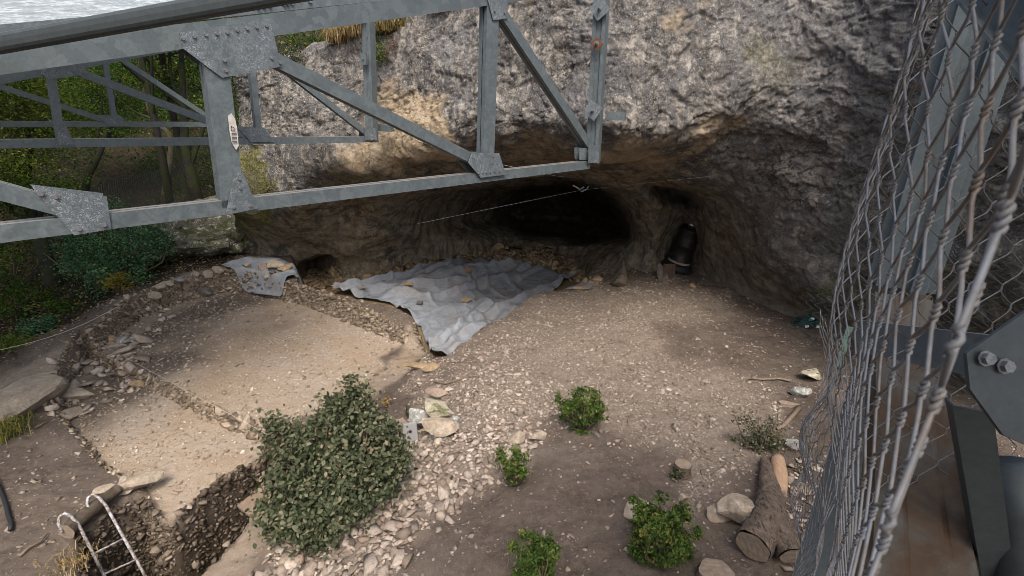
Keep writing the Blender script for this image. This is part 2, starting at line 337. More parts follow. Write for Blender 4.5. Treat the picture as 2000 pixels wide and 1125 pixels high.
vt = np.interp(cu, VT[:, 0], VT[:, 1]) + 5 * noise2(cu, cu * 0, .03, 77, 3); vb = np.interp(cu, CB[:, 0], CB[:, 1])
UU = np.repeat(cu[None], NR, 0); VV = vb[None] + (vt - vb)[None] * ct[:, None]
KK = cliff_k(UU, VV); CPOS = Pk(UU, VV, KK)
# fold the left end round the corner, and the top back into a plateau
left = [CPOS[:, :1] + np.array([-.075, .22, 0]) * j for j in range(24, 0, -1)]
CPOS = np.concatenate(left + [CPOS], 1); UU = np.concatenate([np.repeat(UU[:, :1], 24, 1), UU], 1); VV = np.concatenate([np.repeat(VV[:, :1], 24, 1), VV], 1)
top = [CPOS[-1:] + np.array([-.25, 1., 0.]) * (.05 * j + .02 * j * j) + np.array([0, 0, .02 * j]) for j in range(1, 22)]
CPOS = np.concatenate([CPOS] + top, 0); UU = np.concatenate([UU] + [UU[-1:]] * 21, 0); VV = np.concatenate([VV] + [VV[-1:]] * 21, 0)
def grid_normals(P):
    du = np.gradient(P, axis=1); dv = np.gradient(P, axis=0); n = np.cross(du, dv); return n / (np.linalg.norm(n, axis=-1, keepdims=True) + 1e-9)
def blur(a_, k):
    for ax in (0, 1):
        p_ = np.concatenate([np.repeat(a_.take([0], ax), k, ax), a_, np.repeat(a_.take([-1], ax), k, ax)], ax); c_ = np.cumsum(p_, ax)
        n_ = a_.shape[ax]; a_ = (c_.take(range(2 * k, 2 * k + n_), ax) - np.concatenate([np.zeros_like(c_.take([0], ax)), c_.take(range(0, n_ - 1), ax)], ax)) / (2 * k + 1)
    return a_
CN = grid_normals(CPOS); CN = blur(CN, 5); CN /= np.linalg.norm(CN, axis=-1, keepdims=True) + 1e-9
if (CN * (CAM - CPOS)).sum() < 0: CN = -CN
upper = .12 + .88 * sstep(335, 245, VV - np.interp(UU, [1300, 1450, 1600], [0, 60, 150])) # rough weathered face above the lip, smoother cave wall below
warp = CPOS + .25 * np.stack([noise(CPOS, 1.1, 41), noise(CPOS, 1.1, 42), noise(CPOS, 1.1, 43)], -1)
bed = warp * np.array([1, 1, 1.5])
disp = .17 * fbm(warp, .55, 3, 51) + (.014 + .004 * upper) * fbm(bed, 1.5, 3, 55, .5, True) - .03
disp += (.014 + .001 * upper) * fbm(warp, 5.2, 3, 61, .6) + (.007 + .005 * upper) * fbm(warp, 15, 3, 66, .7) + .007 * upper * fbm(CPOS, 34, 2, 69, .7, True)
bl_ = fbm(bed, 1.25, 2, 71); disp += .035 * upper * (sstep(-.04, .06, bl_) - .5) + .022 * upper * (sstep(-.03, .04, fbm(warp, 3.1, 2, 72)) - .5)
pit_ = fbm(warp, 7.5, 2, 73); disp -= .02 * upper * sstep(.25, .42, pit_)
ledge = np.abs(((warp[..., 2] * .85 + .12 * fbm(warp, .8, 2, 74)) % .55) / .55 - .5); disp += .05 * sstep(.35, .5, ledge) * sstep(250, 320, VV) * sstep(520, 380, VV) * sstep(600, 900, UU) * (1 - sstep(1250, 1500, UU)) * .5
CPOS2 = CPOS + CN * disp[..., None]
hgt, wdt = CPOS2.shape[:2]
# fade displacement in the far rows so the plateau stays closed
ci = np.arange(hgt * wdt).reshape(hgt, wdt)
cq = np.stack([ci[:-1, :-1], ci[:-1, 1:], ci[1:, 1:], ci[1:, :-1]], -1).reshape(-1, 4)
cme = mesh_np('cliff', CPOS2.reshape(-1, 3), cq, smooth=False)
wn = fbm(CPOS, 1.0, 4, 81); wu = UU + 55 * wn + 20 * fbm(CPOS, 4, 2, 86); wv = VV + 45 * fbm(CPOS, 1.0, 4, 91)
def reg(poly, soft=25): return sstep(-soft, soft, psdf(wu, wv, poly))
fresh = np.maximum.reduce([reg([(700,290),(740,150),(780,165),(840,215),(880,300),(840,320),(700,335),(640,310)], 14), .9 * reg([(655,255),(760,300),(870,305),(700,330)], 20),
  .85 * reg([(1180,268),(1350,262),(1460,225),(1440,255),(1340,305),(1200,318)], 14), .75 * reg([(960,265),(1100,268),(1120,300),(950,300)], 18), .6 * reg([(1290,20),(1345,0),(1340,60),(1300,60)], 12), .5*reg([(560,470),(700,450),(760,520),(600,520)],25)])
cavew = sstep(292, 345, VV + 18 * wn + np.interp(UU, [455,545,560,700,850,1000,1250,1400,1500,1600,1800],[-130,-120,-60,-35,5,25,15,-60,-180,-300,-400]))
dark = np.maximum.reduce([.55 * reg([(1130,-50),(1230,40),(1190,260),(1120,200)], 35), .75 * sstep(1220, 1680, UU + 110 * wn) * sstep(430, 200, VV), .35 * reg([(1380,300),(1650,280),(1700,560),(1480,560),(1380,430)], 40),  # blue-grey stain, plus shade painted in, growing towards the right of the cliff
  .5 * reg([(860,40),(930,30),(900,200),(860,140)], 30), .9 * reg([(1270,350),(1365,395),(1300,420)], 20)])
moss = np.maximum.reduce([.9 * reg([(455,310),(520,300),(530,480),(450,470)], 20), .5 * reg([(640,330),(760,345),(740,370),(650,360)], 15), .32 * reg([(1460,110),(1510,50),(1540,130),(1490,160)], 30), .75 * reg([(1575,525),(1600,530),(1595,550),(1570,548)], 6)])
dust = sstep(60, 5, np.interp(UU, np.array(CONTACT)[:, 0], np.array(CONTACT)[:, 1]) - VV + 25 * wn) * sstep(1330, 1420, UU)
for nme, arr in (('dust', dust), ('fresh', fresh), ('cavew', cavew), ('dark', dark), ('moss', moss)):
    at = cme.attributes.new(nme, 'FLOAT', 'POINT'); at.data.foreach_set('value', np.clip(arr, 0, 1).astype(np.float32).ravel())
t = NT('limestone')
wv_ = t.noise(1.6, 4, .6, out='Color'); vec = t.mix(t.coord(), wv_, .12, 'ADD')
n1 = t.noise(.9, 7, .62); n2 = t.noise(5.5, 8, .72, .4, vec=vec); n3 = t.noise(24, 6, .75); n4 = t.noise(70, 4, .7); vo = t.voro(16, vec=vec); vo2 = t.voro(42)
strk = t.noise(2.2, 6, .65, vec=t.stretch((2.2, 2.2, .35)))
grey = t.ramp(n2, [(.3, (.026, .025, .024)), (.42, (.08, .075, .07)), (.52, (.17, .157, .142)), (.68, (.34, .316, .28))])
grey = t.mix(grey, (.085, .083, .084), t.ramp(strk, [(.45, .95), (.55, 0.)]))
grey = t.mix(grey, (.46, .435, .39), t.ramp(n3, [(.57, 0.), (.67, .7)]))
grey = t.mix(grey, (.045, .043, .042), t.ramp(n4, [(.33, .7), (.43, 0.)]))
grey = t.mix(grey, (.33, .22, .07), t.math('MULTIPLY', t.ramp(t.noise(9, 5, .7), [(.6, 0.), (.68, .55)]), t.ramp(n1, [(.45, 0.), (.6, 1.)])))
fr = t.ramp(n2, [(.25, (.13, .1, .065)), (.45, (.26, .205, .14)), (.65, (.38, .315, .235)), (.8, (.48, .42, .33))])
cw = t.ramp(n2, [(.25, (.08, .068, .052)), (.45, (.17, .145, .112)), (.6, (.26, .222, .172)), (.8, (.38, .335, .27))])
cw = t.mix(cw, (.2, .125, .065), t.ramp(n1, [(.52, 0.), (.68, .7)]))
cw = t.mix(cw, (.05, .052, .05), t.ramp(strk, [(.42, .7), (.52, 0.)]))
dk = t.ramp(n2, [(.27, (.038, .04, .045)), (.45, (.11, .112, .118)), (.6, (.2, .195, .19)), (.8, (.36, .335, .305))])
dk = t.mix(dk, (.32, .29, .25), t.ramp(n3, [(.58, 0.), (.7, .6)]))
ms = t.ramp(n3, [(.35, (.04, .042, .018)), (.5, (.13, .122, .04)), (.65, (.24, .225, .09)), (.8, (.48, .46, .38))])
n5 = t.noise(40, 6, .8, .3); vp = t.voro(13, vec=vec)
grey = t.mix(grey, (.03, .028, .026), t.ramp(n5, [(.37, .85), (.45, 0.)])); grey = t.mix(grey, (.56, .535, .49), t.ramp(n5, [(.58, 0.), (.66, .7)])); grey = t.mix(grey, (.07, .066, .062), t.ramp(vp, [(.1, .7), (.2, 0.)]))
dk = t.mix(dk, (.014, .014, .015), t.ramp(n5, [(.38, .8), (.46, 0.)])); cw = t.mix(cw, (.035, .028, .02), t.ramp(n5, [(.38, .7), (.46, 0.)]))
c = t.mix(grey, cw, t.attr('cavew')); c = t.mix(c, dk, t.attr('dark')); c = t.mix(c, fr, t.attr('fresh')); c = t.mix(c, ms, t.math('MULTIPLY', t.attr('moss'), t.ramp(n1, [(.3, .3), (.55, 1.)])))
cr = t.voro(2.6, 'DISTANCE_TO_EDGE', vec=t.mix(t.coord(), t.noise(3.5, 6, .7, out='Color'), .55, 'ADD')); crk = t.math('MULTIPLY', t.ramp(cr, [(.008, 1.), (.03, 0.)]), t.ramp(t.noise(1.3, 4), [(.46, 0.), (.58, 1.)]))
c = t.mix(c, (.022, .02, .017), t.math('MULTIPLY', crk, .8))
c = t.mix(c, t.ramp(n2, [(.3, (.13, .108, .08)), (.7, (.27, .232, .18))]), t.math('MULTIPLY', t.attr('dust'), .85))
b1 = t.bump(t.mix(n2, 0., t.math('MULTIPLY', crk, .7)), .6, .045); b2 = t.bump(n3, .8, .035, b1); b3 = t.bump(n4, .6, .012, b2)
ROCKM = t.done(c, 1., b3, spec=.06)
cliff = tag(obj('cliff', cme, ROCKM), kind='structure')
# ================================================================== STEEL TRUSSES AND ROOF
AZ = R(44); TD = np.array([math.sin(AZ), math.cos(AZ), 0.]); TN = np.array([-math.cos(AZ), math.sin(AZ), 0.]); ZA = np.array([0, 0, 1.])
t = NT('galvanised_steel')
sp = t.voro(16, out='Color'); sp2 = t.noise(11, 3, .6, 1.5); n3 = t.noise(60, 5, .7); n1 = t.noise(2.5, 5)
c = t.ramp(sp2, [(.4, (.09, .11, .12)), (.47, (.097, .118, .128)), (.52, (.105, .127, .137)), (.6, (.117, .139, .148))])
c = t.mix(c, (.105, .12, .125), t.ramp(n1, [(.55, 0.), (.75, .6)])); c = t.mix(c, t.ramp(n3, [(.3, .82), (.7, 1.12)]), 1., 'MULTIPLY')
gn = t.n('ShaderNodeNewGeometry'); sx = t.n('ShaderNodeSeparateXYZ'); t.l(gn.outputs['Normal'], sx.inputs[0]); c = t.mix(c, (.2, .165, .13), t.math('MULTIPLY', t.ramp(sx.outputs[2], [(.8, 0.), (.95, .75)]), t.ramp(t.noise(5, 5), [(.35, .3), (.55, 1.)])))
STEEL = t.done(c, t.ramp(sp2, [(.35, .42), (.65, .6)]), t.bump(n3, .15, .002), metal=.35, spec=.4)
t = NT('spangled_plate')
vec = t.mix(t.coord(), t.noise(9, 3, .6, out='Color'), .06, 'ADD')
vv_ = t.voro(34, feat='DISTANCE_TO_EDGE', vec=vec); n2 = t.noise(26, 6, .75, 1.2); n1 = t.noise(5, 4)
c = t.ramp(n2, [(.35, (.07, .085, .095)), (.5, (.092, .11, .122)), (.62, (.135, .155, .168))])
c = t.mix(c, (.3, .325, .34), t.math('MULTIPLY', t.ramp(t.noise(48, 5, .8, 2.), [(.53, 0.), (.6, .9)]), t.ramp(n1, [(.42, 0.), (.58, 1.)])))
PLATE = t.done(c, .55, t.bump(n2, .2, .002), metal=.3)
t = NT('bolt_steel'); BOLTM = t.done(t.ramp(t.noise(80), [(.3, (.10, .105, .11)), (.7, (.2, .205, .21))]), .5, metal=.5)
t = NT('rust'); n = t.noise(30, 6, .7); RUST = t.done(t.ramp(n, [(.3, (.05, .025, .015)), (.7, (.14, .06, .035))]), .85, t.bump(n, .3, .01))
t = NT('large_spangle_steel'); vec = t.mix(t.coord(), t.noise(7, 3, .6, out='Color'), .09, 'ADD'); cc = t.voro(15, out='Color', vec=vec); n3 = t.noise(60, 5, .7)
c = t.ramp(cc, [(.2, (.08, .098, .106)), (.5, (.092, .112, .12)), (.8, (.112, .132, .14))]); SPANG = t.done(t.mix(c, t.ramp(n3, [(.3, .85), (.7, 1.1)]), 1., 'MULTIPLY'), .5, t.bump(n3, .15, .002), metal=.35, spec=.4)
t = NT('dark_grey_steel'); n = t.noise(30, 5, .7); DARKSTEEL = t.done(t.ramp(n, [(.3, (.035, .043, .046)), (.7, (.052, .062, .066))]), .5, metal=.2)
def onp(u, v, off):
    d = ray(u, v); return CAM + d * ((off - CAM @ TN) / (d @ TN))
def cchan(h, fl, th=.008, sgn=1):
    """C section: web in the plane x=0, flanges towards +x*sgn"""
    a_ = h / 2; p = [(0, -a_), (fl, -a_), (fl, -a_ + th), (th, -a_ + th), (th, a_ - th), (fl, a_ - th), (fl, a_), (0, a_)]
    return [(x * sgn, y) for x, y in (p if sgn > 0 else p[::-1])]
def twin(mb, p0, p1, h, fl=.045, gap=.014, side=TN):
    """two channels back to back or mouth to mouth along p0-p1, separated along `side`"""
    d = unit(np.asarray(p1) - p0); ya = unit(np.cross(side, d)); 
    if ya[2] < -.01: ya = -ya
    for sg in (-1, 1): mb.extr([(x + sg * (gap / 2 + .046), y) for x, y in cchan(h, .046, .007, -sg)], p0, p1, np.asarray(side), ya)
def bolt(parent, p, nrm, r=.011, o=(0, 0, 0), mat=None):
    mb = MB(o); nrm = unit(nrm); a_ = unit(np.cross(nrm, (0.1, .2, 1))); b_ = np.cross(nrm, a_)
    hexa = [(r * math.cos(math.pi / 3 * i), r * math.sin(math.pi / 3 * i)) for i in range(6)]; was = [(r * 1.35 * math.cos(math.pi / 4 * i), r * 1.35 * math.sin(math.pi / 4 * i)) for i in range(8)]
    mb.extr(was, np.asarray(p), np.asarray(p) + nrm * .002, a_, b_); mb.extr(hexa, np.asarray(p) + nrm * .002, np.asarray(p) + nrm * (.002 + r * .9), a_, b_)
    return mb.build('bolt', mat or BOLTM, parent)
def gusset(root, off, poly, bolts=(), r=.011, mat=None, both=True, half=.058):
    """a polygon plate on each side of the truss plane; front one carries the bolts"""
    o = root.location; pts = [onp(u, v, off - half) for u, v in poly]
    for k_, dn in enumerate((0, 2 * half + .009) if both else (0,)):
        mb = MB(o); mb.add([p + TN * (dn - .009) for p in pts] + [p + TN * dn for p in pts],
               [tuple(range(len(pts))), tuple(range(2 * len(pts) - 1, len(pts) - 1, -1))] + [(i, i + len(pts), (i + 1) % len(pts) + len(pts), (i + 1) % len(pts)) for i in range(len(pts))])
        g = mb.build('gusset_plate', mat or PLATE, root)
        if k_ == 0:
            for u, v in bolts: bolt(g, onp(u, v, off - half - .009), -TN, r, o)
    return g
def member(root, name, off, a_, b_, h):
    mb = MB(root.location); p0, p1 = onp(*a_, off), onp(*b_, off); twin(mb, p0, p1, h); return mb.build(name, STEEL, root)
# ---- near truss
N1 = 3.95
tr1 = tag(empty('roof_truss', onp(440, 405, N1)), 'large galvanised steel truss in front, its lower chord crossing the cave mouth', 'truss', 'parallel steel trusses under the roof')
member(tr1, 'bottom_chord', N1, (-160, 472), (1146, 321), .098)
pA, pB = onp(-160, 138, N1), onp(1010, -13, N1); mb = MB(tr1.location); twin(mb, pA, pB, .135); mb.build('top_chord', SPANG, tr1)
member(tr1, 'post', N1, (414, 95), (452, 402), .15); member(tr1, 'post', N1, (956, 10), (948, 300), .15)
member(tr1, 'diagonal', N1, (505, 103), (935, 318), .095); member(tr1, 'diagonal', N1, (962, 5), (1152, 292), .095); member(tr1, 'diagonal', N1, (-160, 328), (140, 410), .095)
gusset(tr1, N1, [(350,64),(526,37),(549,130),(433,152),(357,95)], [(357,75),(379,71),(402,68),(423,66),(443,63),(463,59),(482,56),(501,53),(520,50),(438,118),(441,138),(530,113),(546,122)], .0105)
gusset(tr1, N1, [(940,-45),(990,-45),(990,36),(962,40)], [(966,22),(985,25)], .010)
gusset(tr1, N1, [(456,340),(474,337),(503,407),(441,419)], [(467,349),(469,367),(456,405),(489,402)], .0105)
gusset(tr1, N1, [(63,366),(208,383),(217,447),(144,459)], [(80,378),(109,384),(154,447),(203,439)], .013)
gusset(tr1, N1, [(921,299),(974,299),(987,341),(938,347),(914,318)], [(926,309),(963,306),(935,339),(942,338),(950,337),(958,336),(966,335),(975,334)], .008, half=.07)
# ---- second and third truss
N2 = 8.35
tr2 = tag(empty('roof_truss', onp(125, 270, N2)), 'middle steel truss whose thin lower chord passes behind the front post to the left cliff', 'truss', 'parallel steel trusses under the roof')
member(tr2, 'bottom_chord', N2, (-200, 283), (712, 272), .098); 
p0, p1 = onp(-200, 190, N2), onp(735, 32, N2); mb = MB(tr2.location); twin(mb, np.array([*(onp(-200, 200, N2)[:2]), 3.86]), np.array([*(onp(728, 50, N2)[:2]), 5.32]), .135); mb.build('top_chord', STEEL, tr2)
member(tr2, 'post', N2, (98, 140), (118, 272), .085); member(tr2, 'post', N2, (487, 100), (504, 258), .085)
member(tr2, 'diagonal', N2, (140, 136), (505, 274), .095); member(tr2, 'diagonal', N2, (500, 92), (712, 258), .095)
gusset(tr2, N2, [(70,137),(162,122),(170,145),(97,156)], [(103,140),(105,149),(157,138),(168,141)], .012)
gusset(tr2, N2, [(115,247),(128,245),(148,284),(109,284)], [(124,252),(126,261),(119,280),(139,280)], .012)
gusset(tr2, N2, [(463,248),(516,250),(536,277),(490,278)], [(468,252),(488,275),(497,276),(506,276),(515,276),(524,275)], .010)
N3 = 12.75
tr3 = tag(empty('roof_truss', onp(222, 240, N3)), 'farthest steel truss standing among the green trees', 'truss', 'parallel steel trusses under the roof')
member(tr3, 'bottom_chord', N3, (-200, 242), (425, 243), .098); member(tr3, 'post', N3, (203, 112), (224, 236), .085)
mb = MB(tr3.location); twin(mb, np.array([*(onp(-200, 200, N3)[:2]), 3.7]), np.array([*(onp(420, 100, N3)[:2]), 5.0]), .135); mb.build('top_chord', STEEL, tr3)
member(tr3, 'diagonal', N3, (-200, 105), (215, 238), .095); member(tr3, 'diagonal', N3, (212, 100), (428, 243), .095)
gusset(tr3, N3, [(189,225),(236,226),(252,246),(212,247)], [(193,228),(214,245),(222,245),(230,245),(238,245),(246,244)], .012)
tr3p = member(tr3, 'post', N3, (420, 110), (428, 246), .15)
# ---- end posts bolted to the rock
def wall_post(u0, v0, u1, v1, off, wd, label):
    a_, b_ = onp(u0, v0, off), onp(u1, v1, off); a_[:2] += (b_[:2] - a_[:2]) * .0; root = tag(empty('wall_post', b_), label, 'post', 'end posts bolted to the cliff')
    mb = MB(root.location); fl = .075; prof = [(-wd, -fl), (wd, -fl), (wd, fl), (wd - .008, fl), (wd - .008, -fl + .008), (.03, -fl + .008), (.022, -fl + .03), (-.022, -fl + .03), (-.03, -fl + .008), (-wd + .008, -fl + .008), (-wd + .008, fl), (-wd, fl)]
    prof = [(-wd, -fl), (-.035, -fl), (-.025, -fl + .018), (.025, -fl + .018), (.035, -fl), (wd, -fl), (wd, fl), (wd - .01, fl), (wd - .01, -fl + .03), (-wd + .01, -fl + .03), (-wd + .01, fl), (-wd, fl)]
    mb.extr(prof, a_, b_, TD * .55 + np.cross(TD, ZA) * .835, unit(-np.cross(TD * .55 + np.cross(TD, ZA) * .835, ZA)) * -1); return root, mb.build('column', STEEL, root), a_, b_
def post_at(u0, v0, u1, v1, off, wd, label):
    a_, b_ = onp(u0, v0, off), onp(u1, v1, off); xa = unit([.92, -.39, 0]); ya = unit([.39, .92, 0]); fl = .07
    root = tag(empty('wall_post', b_), label, 'post', 'end posts bolted to the cliff'); mb = MB(root.location)
    prof = [(-wd, -fl), (-.034, -fl), (-.024, -fl + .02), (.024, -fl + .02), (.034, -fl), (wd, -fl), (wd, fl), (wd - .01, fl), (wd - .01, -fl + .03), (-wd + .01, -fl + .03), (-wd + .01, fl), (-wd, fl)]
    mb.extr(prof, a_, b_, xa, ya); c_ = mb.build('column', STEEL, root); return root, xa, ya, fl
def diamond(root, u, v, off, xa, ya, fl, s, rot, mat, bm):
    c_ = onp(u, v, off) - ya * (fl + .012); q = math.cos(rot), math.sin(rot); e1 = (xa * q[0] + ZA * q[1]) * s; e2 = (-xa * q[1] + ZA * q[0]) * s
    mb = MB(root.location); mb.box(c_, e1, e2, ya * .007); p = mb.build('anchor_plate', mat, root)
    bolt(p, c_ - ya * .007, -ya, .022, root.location, bm); mb = MB(root.location); mb.tube([c_ - ya * .02, c_ - ya * .1], .011, 7); mb.build('anchor_rod', bm, p); return p
wp1, xa, ya, fl = post_at(1182, -120, 1158, 318, N1 + .02, .078, 'tall galvanised post with diamond anchor plates fixed to the rock right of the cave mouth')
diamond(wp1, 1175, 20, N1, xa, ya, fl, .088, R(38), PLATE, BOLTM); diamond(wp1, 1169, 87, N1, xa, ya, fl, .055, R(45), RUST, PLATE); diamond(wp1, 1161, 216, N1, xa, ya, fl, .088, R(60), PLATE, BOLTM)
gusset(wp1, N1, [(1149,284),(1170,284),(1168,318),(1148,318)], [(1152,315),(1158,315),(1164,315)], .007, half=.085)
gusset(wp1, N1, [(1130,289),(1152,289),(1150,312),(1131,312)], [], half=.03)
mb = MB(wp1.location); c_ = onp(1180, 226, N1); mb.box(c_ + xa * .12 + ya * .12, xa * .12, ya * .05, ZA * .05); mb.build('bracket', STEEL, wp1)
wp2, xa, ya, fl = post_at(719, 36, 727, 277, N2 + .02, .085, 'galvanised post with a clamp fixed to the cliff beside a green plant')
mb = MB(wp2.location); c_ = onp(716, 116, N2) - ya * (fl + .006); mb.box(c_, xa * .06, ZA * .09, ya * .02); cl = mb.build('clamp', STEEL, wp2); bolt(cl, c_ - ya * .02, -ya, .02, wp2.location)
for vv in (72, 160, 252): bolt(wp2, onp(722, vv, N2) - ya * fl, -ya, .012, wp2.location)
gusset(wp2, N2, [(712,250),(734,250),(736,274),(712,274)], [(716,271),(722,271),(729,271)], .009, half=.09)
mb = MB(wp2.location); c_ = onp(745, 250, N2); mb.box(c_ + ya * .12, xa * .14, ya * .05, ZA * .06); mb.build('bracket', STEEL, wp2)
# ---- label on the front post
# (paper barcode strip added with the lettering)
# ---- roof: rafter on the truss, purlins and translucent sheets
def roofz(s, off=0.): return 4.13 + .22 * s + off
def rp(s, n, off): p = TD * s + TN * n; return np.array([p[0], p[1], roofz(s, off)])
t = NT('roof_sheet')
n2 = t.noise(3, 7, .7, 1.2, vec=t.stretch((3, .5, .6), (0, 0, R(44)))); c = t.ramp(n2, [(.4, (.24, .28, .3)), (.5, (.3, .34, .36)), (.6, (.46, .5, .52))])
t.b.inputs['Transmission Weight'].default_value = 0; t.done(c, .5, t.bump(n2, .2, .01))
tl = t.n('ShaderNodeBsdfTranslucent'); t.l(c, tl.inputs[0]); mx = t.n('ShaderNodeMixShader'); mx.inputs[0].default_value = .7
t.l(t.b.outputs[0], mx.inputs[1]); t.l(tl.outputs[0], mx.inputs[2]); t.l(mx.outputs[0], t.t.nodes['Material Output'].inputs[0]); SHEET = t.m
rf = tag(empty('shelter_roof', rp(0, 4, .4)), 'pale translucent roof sheeting over the steel trusses at upper left', 'roof')
for j in range(7):
    n0 = 6.1 + j * 1.25; mb = MB(rf.location); S = np.linspace(-5, 2.5, 3); W_ = np.linspace(0, 1.25, 31); vs = []; fs = []
    for s_ in S:
        for w__ in W_: vs.append(rp(s_, n0 + w__, .46 + .012 * math.cos(w__ / 1.25 * 2 * math.pi * 8) + .012 * (j % 2)))
    for i in range(len(S) - 1):
        for q in range(30): a_ = i * 31 + q; fs.append((a_, a_ + 1, a_ + 32, a_ + 31))
    mb.add(vs, fs); mb.build('roof_sheet', SHEET, rf, True)
for s_ in (-3.5, -1.6, 2.3):
    mb = MB(rf.location); mb.extr(cchan(.16, .06, .006), rp(s_, 6.1, .34), rp(s_, 13.9, .34), TD, ZA); mb.build('purlin', STEEL, rf)
ra = tag(empty('rafter', onp(440, 80, N1 + .06)), 'deep smooth steel rafter lying along the top of the front truss', 'beam')
mb = MB(ra.location); a_, b_ = onp(-160, 112, N1 + .03), onp(1010, -20, N1 + .03); up_ = unit(np.cross(unit(b_ - a_), TN)); up_ = up_ if up_[2] > 0 else -up_
mb.extr(cchan(.075, .07, .008), a_ + up_ * .068, b_ + up_ * .068, TN, up_); web = mb.build('web', STEEL, ra)
for u in (502, 514, 526, 554, 561, 570, 605): bolt(web, onp(u, 14 - (u - 502) * .11, N1 + .028), -TN, .012, ra.location)
pu = tag(empty('purlin_beam', Pk(240, 38, 2.2)), 'dark grey rounded beam crossing the upper left corner in front of the truss', 'beam')
mb = MB(pu.location); a_, b_ = Pk(-120, 106, 2.4), Pk(640, -30, 2.0); d = unit(b_ - a_); sd = unit(np.cross(d, ZA)); u2 = np.cross(sd, d)
prof = [(-.03, -.05), (.012, -.05), (.026, -.043), (.034, -.028), (.036, 0), (.034, .028), (.026, .043), (.012, .05), (-.03, .05)]
mb.extr([(x_ * .8, y_ * .78) for x_, y_ in prof], a_, b_, sd, u2); pb = mb.build('beam', DARKSTEEL, pu)
# ================================================================== STONES
def hull_stone(seed, flat=.5, n=11, elong=1.25):
    r = np.random.default_rng(seed); p = r.normal(size=(n, 3)); p /= np.linalg.norm(p, axis=1)[:, None]; p *= r.uniform(.8, 1.1, (n, 1)); p *= np.array([elong, 1, flat])
    bm = bmesh.new()
    for q in p: bm.verts.new(q)
    bmesh.ops.convex_hull(bm, input=bm.verts); bmesh.ops.triangulate(bm, faces=bm.faces)
    loose = [v for v in bm.verts if not v.link_faces]
    if loose: bmesh.ops.delete(bm, geom=loose, context='VERTS')
    bm.verts.index_update(); vs = np.array([v.co[:] for v in bm.verts]); fs = np.array([[v.index for v in f.verts] for f in bm.faces]); bm.free()
    return vs * .5, fs
SHAPES = [hull_stone(100 + i, flat=[.38, .5, .32, .62][i % 4], n=9 + i % 4, elong=[1.2, 1.5, 1.05][i % 3]) for i in range(14)]
def stone_mat(name, stops, bs=1.):
    t = NT(name); oi = t.n('ShaderNodeObjectInfo').outputs['Random']; r = t.math('FRACT', t.math('ADD', t.attr('rnd'), oi))
    c = t.ramp(r, stops); n = t.noise(22, 6, .7); n2 = t.noise(75, 4, .7)
    c = t.mix(c, t.ramp(n, [(.3, .62), (.5, 1.), (.7, 1.25)]), 1., 'MULTIPLY'); c = t.mix(c, (.13, .1, .075), t.ramp(t.noise(6, 5), [(.52, 0.), (.68, .6)]))
    return t.done(c, .92, t.bump(n2, .5 * bs, .01, t.bump(n, .6 * bs, .03)), spec=.2)
GRAVEL = stone_mat('limestone_gravel', [(0, (.16, .126, .1)), (.3, (.255, .208, .168)), (.6, (.34, .285, .236)), (.85, (.44, .378, .318)), (1, (.25, .182, .142))])
TANST = stone_mat('tan_stone', [(0, (.12, .085, .05)), (.4, (.2, .15, .09)), (.8, (.3, .225, .14)), (1, (.38, .3, .2))])
DARKST = stone_mat('dark_stone', [(0, (.07, .055, .042)), (.5, (.14, .115, .09)), (1, (.26, .22, .18))])
def normals_at(x, y, e=.05):
    gxx = (ground_z(x + e, y) - ground_z(x - e, y)) / (2 * e); gyy = (ground_z(x, y + e) - ground_z(x, y - e)) / (2 * e)
    n = np.stack([-gxx, -gyy, np.ones_like(gxx)], -1); return n / np.linalg.norm(n, axis=1)[:, None]
def frames(n, tilt):
    m = len(n); n = n + RNG.normal(size=(m, 3)) * tilt; n /= np.linalg.norm(n, axis=1)[:, None]; a_ = RNG.normal(size=(m, 3)); a_ -= (a_ * n).sum(1)[:, None] * n; a_ /= np.linalg.norm(a_, axis=1)[:, None]
    return np.stack([a_, np.cross(n, a_), n], -1)         # columns
def stone_cloud(name, P, size, mat, tilt=.25, nrm=None, sink=.12, parent=None):
    n_ = normals_at(P[:, 0], P[:, 1]) if nrm is None else nrm; Rm = frames(n_, tilt); VS = []; FS = []; RN = []; base = 0
    which = RNG.integers(0, len(SHAPES), len(P)); rnd = RNG.random(len(P)); P = P + n_ * (size * sink)[:, None]
    for k_, (vs, fs) in enumerate(SHAPES):
        sel = np.where(which == k_)[0]
        if not len(sel): continue
        w_ = np.einsum('mij,vj->mvi', Rm[sel], vs) * size[sel][:, None, None] + P[sel][:, None]; VS.append(w_.reshape(-1, 3))
        FS.append((fs[None] + (np.arange(len(sel)) * len(vs))[:, None, None] + base).reshape(-1, 3)); base += len(sel) * len(vs); RN.append(np.repeat(rnd[sel], len(vs)))
    me = mesh_np(name, np.concatenate(VS), None, np.concatenate(FS)); at = me.attributes.new('rnd', 'FLOAT', 'POINT'); at.data.foreach_set('value', np.concatenate(RN).astype(np.float32))
    return tag(obj(name, me, mat, parent), kind='stuff')
